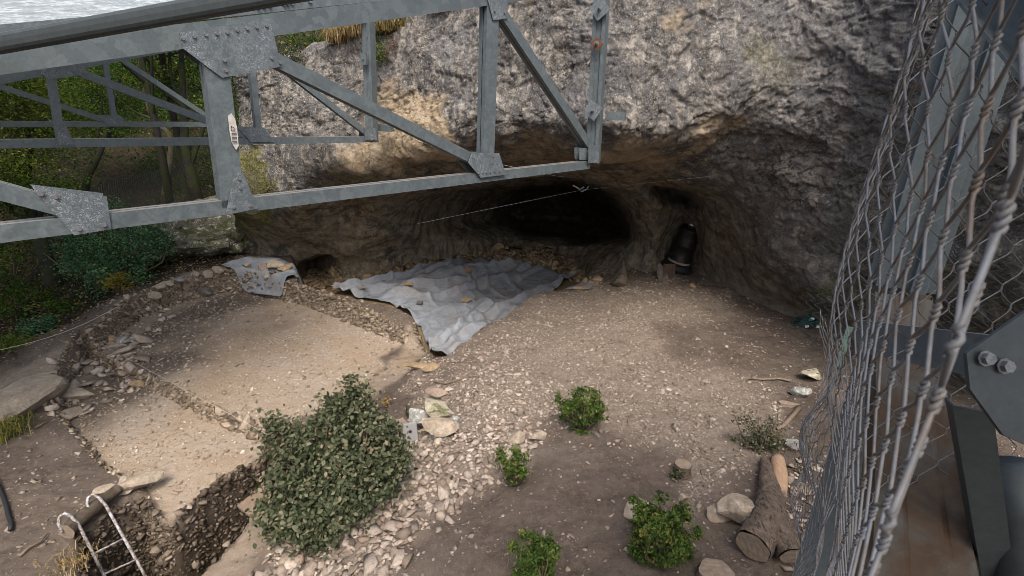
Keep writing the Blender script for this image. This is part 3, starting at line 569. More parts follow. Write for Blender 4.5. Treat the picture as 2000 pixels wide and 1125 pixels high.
# density by place (regions read off the photograph, applied on the ground)
def pix(poly, soft=20): return sstep(-soft, soft, psdf(pu_, pv_, poly))
def candidates(n, x0, x1, y0, y1):
    x = RNG.uniform(x0, x1, n); y = RNG.uniform(y0, y1, n); z = ground_z(x, y); P = np.stack([x, y, z], -1); return P
def field(P):
    global pu_, pv_
    pu_, pv_, k = project(P); wob = noise2(P[:, 0], P[:, 1], 1.4, 201, 4); pu_ = pu_ + 40 * wob; pv_ = pv_ + 30 * noise2(P[:, 0], P[:, 1], 1.4, 211, 4); return wob
COARSE = [(430,1180),(720,1180),(800,1080),(900,985),(1010,900),(1080,800),(1010,700),(985,640),(900,690),(840,720),(790,790),(780,880),(740,960),(660,1050),(560,1090)]
FINE = [(850,705),(940,640),(1050,575),(1170,552),(1300,545),(1400,560),(1380,620),(1250,640),(1290,700),(1420,720),(1540,760),(1500,860),(1420,960),(1330,1000),(1330,880),(1150,830),(1050,830),(900,830)]
FIX = [(1540,880),(1640,900),(1620,1130),(1500,1130),(1540,1000)]
LEFTR = [(60,745),(120,700),(190,675),(260,640),(300,600),(330,610),(260,680),(300,760),(200,800),(130,830)]
BARE = [(1200,660),(1330,640),(1400,680),(1310,705),(1220,700)]
P = candidates(300000, -10.2, 7.0, 2.6, 13.2); wob = field(P)
lim = Pz(1650, 700, 0)
vis = (P[:, 0] < 6.8)
dc = pix(COARSE, 28); df = pix(FINE, 30) * (1 - .8 * pix(BARE, 20)); dl = pix(LEFTR, 18); dx_ = pix(FIX, 25)
def sdv(P, poly): return psdf(P[:, 0], P[:, 1], poly)
a1, a2, a3, a4 = sdv(P, FLOOR_U), sdv(P, FLOOR_L), sdv(P, TRENCH), sdv(P, PITP)
floor_in = np.maximum(sstep(-.02, .06, a1), sstep(-.02, .06, a2)) * sstep(.02, -.05, a3)
pit_in = sstep(-.12, 0, a4)
patch = .35 + .9 * sstep(-.15, .25, noise2(P[:, 0], P[:, 1], 2.3, 221, 3)); u01 = RNG.random(len(P))
free = (1 - floor_in) * (1 - pit_in) * sstep(.02, -.03, a3)
# 1 coarse pale gravel
sel = u01 < .30 * dc * free * (.5 + .5 * patch)
Pc = P[sel]; Sc = np.clip(RNG.lognormal(math.log(.07), .45, len(Pc)), .022, .19) * np.interp(project(Pc)[1], [640, 800, 980], [.45, .62, 1.12])
# 2 fine gravel and chips
u02 = RNG.random(len(P)); sel = u02 < (.62 * df + .35 * dc + .10) * free * patch * sstep(-9.5, -8., P[:, 0])
Pf = P[sel]; Sf = np.clip(RNG.lognormal(math.log(.023), .55, len(Pf)), .009, .09)
sel = RNG.random(len(P)) < .13 * dx_ * free; Px = P[sel]; Sx = np.clip(RNG.lognormal(math.log(.055), .4, len(Px)), .02, .14)
# 3 rubble on the left rim
sel = RNG.random(len(P)) < .055 * dl * (1 - .4 * floor_in); Pl = P[sel]; Sl = np.clip(RNG.lognormal(math.log(.11), .5, len(Pl)), .03, .32)
# 4 small chips on the excavated floors
sel = RNG.random(len(P)) < .35 * floor_in * (.4 + .6 * patch); Pfl = P[sel]; Sfl = np.clip(RNG.lognormal(math.log(.019), .55, len(Pfl)), .008, .13)
# the 300 stones that show largest are single stones lying on the ground
PA = np.concatenate([Pc, Pl]); SA = np.concatenate([Sc, Sl]); au, av, ak = project(PA)
px = SA / ak * ((au > -20) & (au < 1650) & (av > 480) & (av < 1140)); order = np.argsort(-px); big = order[:300]; rest = order[300:]
SHAPE_ME = []
for k_, (vs, fs) in enumerate(SHAPES):
    me = mesh_np('stone', vs, None, fs); me.materials.append(GRAVEL); SHAPE_ME.append(me)
Rm = frames(normals_at(PA[big, 0], PA[big, 1]), .25)
for i, b_ in enumerate(big):
    o = obj('stone', SHAPE_ME[i % 14], None, ground); m4 = Matrix([list(Rm[i][r] * SA[b_]) + [PA[b_][r] + (.12 * SA[b_] if r == 2 else 0)] for r in range(3)] + [[0, 0, 0, 1]]); o.matrix_basis = m4
stone_cloud('gravel', np.concatenate([PA[rest], Px]), np.concatenate([SA[rest], Sx]), GRAVEL)
stone_cloud('fine_gravel', Pf, Sf, stone_mat('fine_limestone', [(0, (.115, .09, .07)), (.35, (.175, .143, .115)), (.75, (.25, .21, .174)), (.95, (.34, .295, .25)), (1, (.42, .37, .32))]), .3, None, .05)
stone_cloud('floor_chips', Pfl, Sfl, stone_mat('floor_chip', [(0, (.18, .14, .1)), (.5, (.29, .232, .17)), (.85, (.41, .345, .27)), (1, (.54, .49, .42))]), .35)
# 5 stones that stick out of the cut faces: baulk, rims and trench walls
def rim_points(n):
    x = RNG.uniform(-10.4, 0.5, n); y = RNG.uniform(2.7, 12.5, n); e = .03
    gr = np.hypot(ground_z(x + e, y) - ground_z(x - e, y), ground_z(x, y + e) - ground_z(x, y - e)) / (2 * e); return x, y, gr
x, y, gr = rim_points(240000); q = np.stack([x, y], -1); t3 = psdf(x, y, TRENCH); t1 = psdf(x, y, FLOOR_U); t2 = psdf(x, y, FLOOR_L)
keep = RNG.random(len(x)) < sstep(.45, 1.6, gr) * np.where(np.abs(t3) < .35, .85, .5) * (np.minimum(np.abs(t1), np.minimum(np.abs(t2), np.abs(t3))) < .4)
x, y, t3, gr = x[keep], y[keep], t3[keep], gr[keep]; PW = np.stack([x, y, ground_z(x, y)], -1); NW = normals_at(x, y, .04)
SW = np.clip(RNG.lognormal(math.log(.048), .5, len(x)), .018, .2)
tr_ = (t3 > .0) & (t3 < .35); keep2 = tr_ | (np.abs(t3) > .3); PW, NW, SW, tr_ = PW[keep2], NW[keep2], SW[keep2], tr_[keep2]
stone_cloud('trench_wall_stones', PW[tr_], SW[tr_] * .85, DARKST, .5, NW[tr_] * .4 + np.array([0, 0, .75]), .1)
stone_cloud('cut_face_stones', PW[~tr_], SW[~tr_], stone_mat('cut_stone', [(0, (.11, .085, .06)), (.5, (.2, .16, .115)), (1, (.36, .3, .23))]), .5, NW[~tr_] * .5 + np.array([0, 0, .6]), .1)
def edge_stones(name, poly, n, mat, lo, hi, ms, sel=None):
    poly = np.array(poly); nxt = np.roll(poly, -1, 0); ln = np.linalg.norm(nxt - poly, axis=1); e = RNG.choice(len(poly), n, p=ln / ln.sum()); tt = RNG.random(n); d = (nxt - poly)[e] / ln[e][:, None]; nr = np.stack([-d[:, 1], d[:, 0]], -1)
    q = poly[e] + d * (tt * ln[e])[:, None]; s_ = np.sign(psdf(q[:, 0] + nr[:, 0] * .02, q[:, 1] + nr[:, 1] * .02, poly)); q = q + nr * (s_ * RNG.uniform(lo, hi, n))[:, None]; x, y = q[:, 0], q[:, 1]
    g = np.hypot(ground_z(x + .03, y) - ground_z(x - .03, y), ground_z(x, y + .03) - ground_z(x, y - .03)) / .06; k_ = g > .7; x, y = x[k_], y[k_]; n_ = normals_at(x, y, .04) * .35 + np.array([0, 0, .9])
    stone_cloud(name, np.stack([x, y, ground_z(x, y)], -1), np.clip(RNG.lognormal(math.log(ms), .5, len(x)), .015, .16), mat, .3, n_, .1)
edge_stones('trench_face_stones', TRENCH, 9000, stone_mat('moist_stone', [(0, (.035, .026, .018)), (.5, (.08, .061, .043)), (.9, (.14, .112, .083)), (1, (.2, .17, .13))]), -.03, .16, .042)
edge_stones('baulk_face_stones', FLOOR_U, 9000, stone_mat('baulk_stone', [(0, (.09, .068, .048)), (.5, (.17, .132, .093)), (1, (.32, .26, .2))]), -.1, .14, .045)
# 6 rubble at the back of the cave
n = 2600; uu = RNG.uniform(600, 1170, n); vv = np.interp(uu, [600, 680, 780, 860, 960, 1060, 1170], [550, 545, 522, 508, 498, 505, 545]) + RNG.normal(0, 9, n)
PR = Pg(uu, vv); ok = (PR[:, 1] < 17); PR = PR[ok]; SR = np.clip(RNG.lognormal(math.log(.13), .5, len(PR)), .04, .42)
stone_cloud('cave_rubble', PR, SR, TANST, .6)
# ---- shaped rocks with their own look
def facet_rock(name, seed, dims, mat, cuts=9, sub=3, rough=.06):
    cuts = cuts + 6
    r = np.random.default_rng(seed); bm = bmesh.new(); bmesh.ops.create_icosphere(bm, subdivisions=sub, radius=1.); p = np.array([v.co[:] for v in bm.verts])
    nn = r.normal(size=(cuts, 3)); nn /= np.linalg.norm(nn, axis=1)[:, None]
    for q in nn:
        d = p @ q; lim_ = r.uniform(.36, .74); p = p - np.where(d > lim_, d - lim_, 0)[:, None] * q * .96
    p = p * (1 + rough * fbm(p + seed * 3.1, 1.6, 3, seed)[:, None] + rough * .5 * fbm(p + seed, 6, 2, seed + 5)[:, None]) * np.asarray(dims) * .78
    for v, c_ in zip(bm.verts, p): v.co = c_
    me = bpy.data.meshes.new(name); bm.to_mesh(me); bm.free(); me.materials.append(mat); return me
def mono(name, lo, hi, sc=9, lichen=None, moss=None):
    t = NT(name); n = t.noise(sc, 7, .7, .5); n2 = t.noise(sc * 6, 4, .7); c = t.ramp(n, [(.3, lo), (.7, hi)]); c = t.mix(c, t.ramp(n2, [(.3, .75), (.7, 1.15)]), 1., 'MULTIPLY')
    if lichen: c = t.mix(c, lichen, t.ramp(t.noise(sc * 1.6, 6, .75), [(.52, 0.), (.6, .9)]))
    if moss: c = t.mix(c, moss, t.ramp(t.noise(sc * .5, 5, .7), [(.5, 0.), (.6, .9)]))
    return t.done(c, .92, t.bump(n2, .5, .012, t.bump(n, .7, .04)), spec=.2)
R_PALE = mono('pale_rock', (.17, .135, .1), (.4, .34, .27)); R_PINK = mono('pinkish_rock', (.18, .135, .105), (.3, .235, .19)); R_GREY = mono('grey_rock', (.13, .125, .12), (.28, .27, .255))
R_LICH = mono('lichen_rock', (.16, .16, .15), (.32, .32, .295), 9, (.48, .5, .47)); R_ORNG = mono('orange_rock', (.27, .17, .08), (.45, .31, .17)); R_DARK = mono('dark_rock', (.06, .055, .05), (.17, .15, .13))
R_MOSS = mono('mossy_rock', (.25, .22, .16), (.5, .46, .37), 9, None, (.1, .11, .04)); R_BOULD = mono('lichen_boulder', (.05, .048, .038), (.15, .142, .11), 5, (.36, .345, .27), (.04, .045, .012)); R_BROWN = mono('tan_rock', (.17, .12, .07), (.36, .27, .17))
R_SLAB = mono('slab_rock', (.17, .14, .11), (.33, .28, .22), 5)
def rock_at(u, v, wpx, hpx, label, mat, seed, flat=None, group=None, rz=None, tilt=(0, 0), on=None, name='rock', lift=0., cuts=9, sink=.25):
    """a rock whose foot is seen at (u,v); wpx,hpx = its size in photograph pixels"""
    p = Pg(u, v) if on is None else np.asarray(on, float); k = project(p)[2]; W_ = wpx / F * k; H_ = hpx / F * k * .8; D_ = W_ * .75 if flat is None else W_ * flat
    me = facet_rock(name, seed, (W_, D_, H_), mat, cuts); o = obj(name, me); o.location = V(p + np.array([0, 0, H_ * (.5 - sink) + lift])); o.rotation_euler = (tilt[0], tilt[1], rz if rz is not None else (seed * 1.7) % 1.2 - .6)
    return tag(o, label, 'rock', group)
# ================================================================== ROCKS ONE CAN NAME
G_ = 'loose rocks on the ground'
big_slab = rock_at(-12, 806, 150, 95, 'big flat brown rock slab at the left edge above dry grass', R_SLAB, 3, 1.1, name='rock_slab', cuts=6, sink=.5)
rock_at(146, 777, 62, 34, 'long pale block in the left rubble, right of the slab', R_PALE, 11, .5); rock_at(128, 815, 55, 26, 'low broad stone below the long pale block', R_SLAB, 12, .8)
rock_at(273, 754, 27, 20, 'pointed tan stone on the step between the two floors', R_BROWN, 13, .6); rock_at(241, 668, 28, 17, 'round grey flat stone at the left corner of the upper floor', R_GREY, 14, .9)
rock_at(222, 668, 18, 16, 'orange stone leaning against the round grey stone', R_ORNG, 15, .6); rock_at(229, 676, 34, 10, 'narrow pale stone lying in front of the orange stone', R_PALE, 16, .5)
rock_at(166, 712, 34, 18, 'flat pale stone near the rim path, left of the string', R_PALE, 17, .7); rock_at(96, 735, 30, 17, 'pale stone in the rubble beside the rim', R_PALE, 18, .7)
for i, (u, v, w_, h_, l) in enumerate([(300,588,22,17,'pale stone in the rim wall, leftmost of the row'),(315,575,18,18,'upright pale stone in the rim wall beside the leftmost one'),(332,563,20,10,'flat pale stone on top of the rim wall'),(352,556,20,9,'flat grey stone high in the rim wall'),(385,550,16,15,'round stone in the dark rim wall'),(410,549,20,18,'bulging stone at the right end of the rim wall'),(430,545,17,14,'last round stone of the rim wall beside the small tarp'),(398,575,24,16,'large brown stone at the foot of the rim wall')]):
    rock_at(u, v, w_ * 1.1, h_ * 1.1, l, [R_PALE, R_PALE, R_SLAB, R_GREY, R_SLAB, R_SLAB, R_SLAB, R_DARK][i], 20 + i, .8, 'stones in the rim wall')
rock_at(268, 1000, 75, 42, 'long pale stone on the trench edge, beside the ladder', R_PALE, 31, .42, rz=.75); rock_at(247, 955, 40, 34, 'pale stone standing at the corner above the trench', R_PALE, 32, .6)
rock_at(212, 962, 34, 14, 'flat pale stone left of the corner stone above the trench', R_PALE, 33, .6); rock_at(375, 1022, 14, 8, 'small pale stone on the lip of the trench wall', R_PALE, 34, .8)
rock_at(1010, 862, 32, 34, 'tall pale rock in the gravel, left one of a pair', R_PALE, 41, .7); rock_at(1052, 856, 30, 32, 'rounded pale rock in the gravel, right one of a pair', R_PALE, 42, .9)
rock_at(1246, 1012, 50, 48, 'blocky pale rock behind the largest box bush', R_PALE, 43, .8); rock_at(1403, 1005, 42, 40, 'grey brown rock leaning on the large pale block', R_SLAB, 44, .7)
rock_at(1446, 1012, 72, 62, 'large pale angular block against the forked log', R_PALE, 45, .7, cuts=7); rock_at(1575, 958, 36, 28, 'pale rock right of the bare split log', R_PALE, 46, .8)
rk = rock_at(1556, 770, 36, 34, 'grey pitted rock beside the fence foot', R_LICH, 47, .8); rock_at(1582, 738, 46, 22, 'flat pale mossy rock lying on the grey pitted rock', R_MOSS, 48, .6, lift=.06)
rock_at(1536, 790, 46, 12, 'flat pinkish stone in front of the pitted rock', R_PINK, 49, .5); rock_at(560, 1099, 30, 24, 'pale stone at the lower end of the gravel spread', R_PALE, 50, .8)
rock_at(1330, 975, 22, 18, 'pale stone between the stump and the pale block', R_PALE, 51, .8); rock_at(1163, 850, 16, 14, 'small reddish stone at the foot of the upper box bush', R_DARK, 52, .8)
rock_at(1353, 560, 10, 9, 'round orange pebble before the stove', R_ORNG, 53, .9); rock_at(820, 715, 50, 16, 'flat tan stone at the front corner of the pit', R_BROWN, 54, .5); rock_at(846, 716, 34, 16, 'tan stone at the tip of the tarp', R_BROWN, 55, .6)
# cairn
cb = Pg(852, 850); ck = project(cb)[2]
def cair(u, v, w_, h_, lab, m, sd, z, fl=.7, tilt=(0, 0), back=0.):
    p = Pk(u, v, ck - back); p[2] = cb[2] + z; rock_at(u, v, w_, h_, lab, m, sd, fl, 'stones of the small cairn', tilt=tilt, on=p, sink=.0)
cair(826, 838, 46, 36, 'white lichened stone at the left of the cairn', R_LICH, 61, .0, .7, (.1, .5), -.25); cair(880, 836, 42, 32, 'white lichened stone at the right of the cairn', R_LICH, 62, .0, .8, (0, -.3), -.2)
cair(852, 858, 50, 24, 'dark stone at the bottom of the cairn', R_GREY, 63, -.03, .7); cair(852, 835, 62, 26, 'broad pale slab leaning on the front of the cairn', R_PALE, 64, .10, .6, (.35, .1), .05)
cair(855, 812, 66, 30, 'thick grey slab across the top of the cairn', R_MOSS, 65, .20, .7, (-.1, .15), -.22); cair(855, 788, 36, 24, 'pinkish capstone of the cairn', R_PINK, 66, .36, .8, (0, .1), -.22)
# ================================================================== TARPS
def coons(e0, e1, e2, e3, nu, nv):
    """boundary curves: bottom e0 (u), right e1 (v), top e2 (u), left e3 (v)"""
    def rs(c_, n):
        c_ = np.asarray(c_, float); L = np.r_[0, np.cumsum(np.linalg.norm(np.diff(c_, axis=0), axis=1))]; s_ = np.linspace(0, L[-1], n); return np.stack([np.interp(s_, L, c_[:, i]) for i in range(2)], -1)
    B, T_, L_, R_ = rs(e0, nu), rs(e2, nu), rs(e3, nv), rs(e1, nv); a_ = np.linspace(0, 1, nu)[None, :, None]; b_ = np.linspace(0, 1, nv)[:, None, None]
    return (1 - b_) * B[None] + b_ * T_[None] + (1 - a_) * L_[:, None] + a_ * R_[:, None] - ((1 - a_) * (1 - b_) * B[0] + a_ * (1 - b_) * B[-1] + (1 - a_) * b_ * T_[0] + a_ * b_ * T_[-1])
t = NT('geotextile'); n = t.noise(60, 5, .7); n1 = t.noise(1.5, 5, .6); n2 = t.noise(7, 5, .65)
c = t.ramp(n2, [(.3, (.135, .15, .172)), (.7, (.2, .217, .243))]); c = t.mix(c, (.2, .16, .12), t.ramp(n1, [(.52, 0.), (.75, .55)])); c = t.mix(c, t.ramp(n, [(.3, .88), (.7, 1.08)]), 1., 'MULTIPLY')
cz = t.noise(5, 5, .6, 1.5, vec=t.stretch((.5, 2.2, 1), (0, 0, .5))); cz2 = t.noise(11, 4, .6, 2., vec=t.stretch((1.8, .5, 1), (0, 0, -.4)))
TARP = t.done(c, .6, t.bump(cz, .4, .06, t.bump(cz2, .3, .02, t.bump(n, .2, .003))), spec=.35); 
def tarp(name, edges, nu, nv, label, wr=1., lift=.03, zs=None):
    E_ = [[tuple((Pz(u, v, z))[:2]) for u, v, z in e] for e in edges]; q = coons(*E_, nu, nv); x, y = q[..., 0], q[..., 1]
    zz = ground_z(x, y); zz = blur(zz[..., None], 2)[..., 0]; a_ = np.linspace(0, 1, nu)[None, :]; b_ = np.linspace(0, 1, nv)[:, None]
    d1 = np.abs(noise2(x * .9 + y * .5, (y * .9 - x * .5) * .35, 1.5, 301, 2)); d2 = np.abs(noise2((x + y) * .7 * .4, (y - x) * .7, 2.6, 305, 3)); d3 = noise2(x, y, 1.1, 309, 2); d4 = np.abs(noise2(x * .35, y, 5.5, 311, 2))
    r1 = np.abs(noise2((x * .8 + y * .6) * .28, (y * .8 - x * .6), 1.15, 331, 2)); w_ = .34 * (.26 - r1).clip(0) * 2 + .20 * (.26 - d1).clip(0) * 1.4 + .06 * (.3 - d2).clip(0) + .10 * d3 + .10 * (.10 - np.abs(noise2((x + y) * .5, (y - x) * 1.4, 1.9, 341, 2))).clip(0) + .07 * (.1 - np.abs(noise2(x * 1.3, y * .45, 3.3, 345, 2))).clip(0)
    zz = zz + lift + wr * (w_ - w_.min() * .5).clip(0) + .004 * noise2(x, y, 9, 315, 2)
    me_ = mesh_np(name, np.stack([x, y, zz], -1).reshape(-1, 3), np.stack([(i := np.arange(nu * nv).reshape(nv, nu))[:-1, :-1], i[:-1, 1:], i[1:, 1:], i[1:, :-1]], -1).reshape(-1, 4), smooth=True)
    o = obj(name, me_, TARP); so = o.modifiers.new('thickness', 'SOLIDIFY'); so.thickness = .004; return tag(o, label, 'tarp')
tarp_main = tarp('tarp', [[(648,573,-.72),(700,588,-.75),(770,602,-.8),(822,640,-.95),(846,704,-1.1)], [(846,704,-1.1),(918,702,-1.05),(985,660,-.95),(1042,620,-.85),(1098,588,-.75),(1128,555,-.5)],
  [(676,562,-.7),(740,545,-.6),(800,530,-.52),(850,520,-.48),(895,512,-.45),(955,503,-.4),(1010,512,-.42),(1060,520,-.42),(1128,540,-.4)], [(648,573,-.72),(660,567,-.7),(676,562,-.7)]], 210, 170, 'large crumpled grey geotextile sheet covering the cave floor', 1.0)
tarp_small = tarp('tarp', [[(455,530,-.12),(500,548,-.15),(545,556,-.2),(602,563,-.5)], [(602,563,-.5),(596,548,-.3),(585,532,-.12),(570,520,-.1)], [(432,521,-.1),(460,516,-.08),(500,515,-.08),(540,514,-.08),(570,520,-.1)], [(455,530,-.12),(445,526,-.1),(432,521,-.1)]], 80, 50, 'small grey sheet weighted with stones left of the dark hole', .35, .05)
tarp('tarp', [[(1080,562,.13),(1110,567,.14),(1150,573,.15)], [(1150,573,.15),(1165,560,.17),(1172,547,.2)], [(1095,556,.1),(1130,550,.12),(1172,547,.2)], [(1080,562,.13),(1088,559,.12),(1095,556,.1)]], 40, 24, 'small grey sheet under a stone on the gravel before the cave', .12, .03)
def on_tarp(u, v, o):
    me_ = o.data; co = np.empty(len(me_.vertices) * 3, np.float32); me_.vertices.foreach_get('co', co); co = co.reshape(-1, 3); pu1, pv1, k1 = project(co); i = np.argmin((pu1 - u) ** 2 + (pv1 - v) ** 2); return co[i].astype(float)
for i, (u, v, w_, h_, l, m) in enumerate([(797,557,16,11,'orange stone on the large tarp',R_ORNG),(818,594,16,10,'dark grey stone on the large tarp',R_DARK),(910,588,18,11,'tan stone in the middle of the large tarp',R_BROWN),(931,585,10,6,'small dark stone right of the tan one on the tarp',R_DARK),(750,552,8,10,'small dark stone at the back edge of the tarp',R_DARK),(705,563,18,9,'grey stone at the left edge of the large tarp',R_GREY),(916,533,20,16,'brown stone in a fold at the back of the tarp',R_BROWN)]):
    rock_at(u, v, w_, h_, l, m, 70 + i, .8, 'stones weighing down the tarps', on=on_tarp(u, v, tarp_main), sink=.15)
for i, (u, v, w_, h_, l, m) in enumerate([(482,521,16,9,'single stone left on the small tarp',R_PALE),(513,526,20,13,'reddish stone in the pile on the small tarp',R_PINK),(516,521,18,11,'stone at the back of the pile on the small tarp',R_PINK),(535,521,30,16,'largest pale stone of the pile on the small tarp',R_PALE),(559,527,22,12,'brown stone right of the pile on the small tarp',R_BROWN),(533,534,14,9,'dark round stone in front of the pile on the small tarp',R_DARK)]):
    rock_at(u, v, w_, h_, l, m, 80 + i, .8, 'stones weighing down the tarps', on=on_tarp(u, v, tarp_small), sink=.15)
rock_at(1136, 564, 30, 14, 'flat tan stone on the small sheet by the cave', R_BROWN, 88, .6); rock_at(1083, 552, 18, 12, 'brown stone at the right end of the large tarp', R_BROWN, 89, .8); rock_at(1052, 566, 14, 9, 'tan stone where the tarp meets the gravel rim', R_BROWN, 90)
for i, (u, v, w_, h_) in enumerate([(692,545,16,20),(674,550,12,12),(722,545,22,14),(850,516,26,14),(840,508,22,12),(880,500,22,16),(945,492,26,22),(970,488,22,20),(1000,496,20,14),(1050,508,20,14),(1155,545,20,14)]):
    rock_at(u, v, w_, h_, ['upright tan block right of the dark hole, larger of two','small tan block right beside the dark hole','flat tan block behind the left end of the tarp','tan block at the cave wall behind the middle of the tarp','smaller tan block leaning left of the middle cave wall block','blocky stone high in the rubble behind the tarp','large brown block in the dark at the tarp\'s back peak','brown block right of the tarp\'s back peak','low brown block behind the right half of the tarp','brown block near the right end of the cave rubble','loose block at the foot of the chamber ledge'][i], R_BROWN, 95 + i, .8, 'rubble blocks at the cave wall')
# ================================================================== LADDER, BOARD, HOSE, STRINGS
t = NT('chipped_paint_steel'); n = t.noise(26, 6, .75, .8); LADM = t.done(t.ramp(n, [(.42, (.1, .06, .042)), (.5, (.26, .25, .25)), (.6, (.4, .4, .41))]), .6, t.bump(n, .3, .004), metal=.3)
lz = np.linspace(0, 1, 9)
def rail(top, bot, hook):
    a_, b_ = Pz(*top), Pz(*bot); d = unit(b_ - a_); pts = [Pz(*h_) for h_ in hook] + [a_ + (b_ - a_) * s_ for s_ in lz]; return np.array(pts)
rl = rail((152,1022,-.48), (262,1240,-1.75), [(121,1040,-.5),(114,1022,-.42),(117,1008,-.36),(126,1003,-.34),(137,1007,-.38)])
rr = rail((207,988,-.48), (338,1222,-1.75), [(178,1002,-.5),(170,985,-.42),(172,972,-.36),(181,966,-.34),(193,971,-.38)])
lad = tag(empty('ladder', rl[-1]), 'rusty pale ladder with hooked ends hanging into the trench', 'ladder')
for pts in (rl, rr): mb = MB(lad.location); mb.tube(pts, .017, 9); mb.build('rail', LADM, lad, True)
for s_ in (.27, .45, .63, .81, .97):
    p0, p1 = rl[5] + (rl[-1] - rl[5]) * s_, rr[5] + (rr[-1] - rr[5]) * s_; mb = MB(lad.location); mb.tube([p0, p1], .012, 8); mb.build('rung', LADM, lad, True)
t = NT('old_board'); n = t.noise(9, 6, .7, vec=t.stretch((8, 1, 8))); BOARD = t.done(t.ramp(n, [(.3, (.12, .085, .06)), (.7, (.235, .175, .13))]), .85, t.bump(n, .4, .01))
p = [Pz(464,991,-1.0), Pz(500,1020,-1.0), Pz(560,968,-1.0), Pz(528,940,-1.0)]; mb = MB(p[0]); mb.add([q for q in p] + [q + np.array([0, 0, .03]) for q in p], [(3, 2, 1, 0), (4, 5, 6, 7)] + [(i, (i + 1) % 4, 4 + (i + 1) % 4, 4 + i) for i in range(4)])
tag(mb.build('plank', BOARD), 'brown board lying in the trench beside the oak bush', 'plank').location = V(p[0])
t = NT('black_rubber'); RUB = t.done((.012, .012, .014), .6)
q = Pg([-15,0,8,14,18,24,22], [930,955,975,992,1010,1028,1040]); q[:, 2] += .04; mb = MB(q[0]); mb.tube(q, .022, 8); tag(mb.build('hose', RUB, None, True), 'black hose at the left edge of the dark earth', 'hose').location = V(q[0])
t = NT('string'); STR = t.done((.36, .32, .27), .9)
def line(name, pts, r, mat, label, cat): mb = MB(pts[0]); mb.tube(pts, r, 5); o = tag(mb.build(name, mat, None, True), label, cat); o.location = V(pts[0]); return o
a_, b_ = Pz(-20, 688, .0), Pz(241, 593, .05); line('rope', [a_ + (b_ - a_) * s_ + np.array([0, 0, -.12 * math.sin(math.pi * s_)]) for s_ in np.linspace(0, 1, 12)], .006, STR, 'thin rope along the outer edge of the path', 'rope')
a_, b_ = Pz(200, 674, -.53), Pz(536, 856, -.55); line('string', [a_ + (b_ - a_) * s_ for s_ in np.linspace(0, 1, 10)], .0035, STR, 'white survey string stretched along the step between the floors', 'string')
# wire with a tensioner across the cave
t = NT('wire_steel'); WIRE = t.done((.13, .135, .14), .45, metal=.6)
a_, b_, c_ = Pk(815, 437, 9.6), Pk(1137, 371, 8.4), Pk(1400, 343, 8.6); cb_ = tag(empty('cable', b_), 'thin steel cable with a small tensioner strung across the cave mouth', 'cable')
mb = MB(b_); mb.tube([a_ + (b_ - a_) * s_ for s_ in np.linspace(0, 1, 8)] + [b_ + (c_ - b_) * s_ for s_ in np.linspace(.1, 1, 6)], .0028, 5); mb.build('wire', WIRE, cb_)
mb = MB(b_); mb.tube([b_ + np.array([.03, 0, .05]), b_ + np.array([-.05, 0, .0]), b_ + np.array([-.01, 0, -.03]), b_ + np.array([.08, 0, .02]), b_ + np.array([.1, 0, .07])], .012, 6); mb.build('tensioner', PLATE, cb_)
mb = MB(b_); d_ = b_ + np.array([-.05, 0, .02]); mb.tube([d_, d_ + np.array([-.11, 0, .05])], .014, 6); mb.build('toggle', BOARD, cb_)
a_, b_ = Pk(962, 318, 6.6), Pk(1180, 352, 9.); line('cable', [a_, (a_ + b_) / 2 - np.array([0, 0, .05]), b_], .004, WIRE, 'second thin dark wire hanging below the gusset of the front truss', 'cable')
# ================================================================== METAL BOX BY THE CAIRN
p = Pg(803, 862); k = project(p)[2]; W_ = 28 / F * k; H_ = 38 / F * k; t = NT('grey_plastic'); GREYP = t.done((.2, .2, .2), .6, t.bump(t.noise(40), .1, .005))
bx_ = tag(empty('metal_plate', p), 'grey plate with a hole leaning on a stone beside the oak bush', 'plate'); mb = MB(p); ex = unit([.93, .35, 0]); ez = unit([-.12, .25, .95]); en = np.cross(ex, ez)
mb.box(p + ez * H_ / 2, ex * W_ / 2, en * .02, ez * H_ / 2); bo = mb.build('plate', GREYP, bx_); bevel(bo, .012, 2)
mb = MB(p); mb.extr([(.022 * math.cos(i * .7854), .022 * math.sin(i * .7854)) for i in range(8)], p + ez * H_ * .55 - en * .0 + en * .0215, p + ez * H_ * .55 + en * .0235, ex, ez); mb.extr([(.022 * math.cos(i * .7854), .022 * math.sin(i * .7854)) for i in range(8)], p + ez * H_ * .55 - en * .0235, p + ez * H_ * .55 - en * .0215, ex, ez); mb.build('hole', RUB, bx_)
for i, (u, v, w_, h_, l) in enumerate([(784,856,40,34,'brown stone behind the grey plate beside the bush'),(775,838,34,30,'dark brown stone at the edge of the oak bush')]): rock_at(u, v, w_, h_, l, R_PINK, 120 + i, .8)
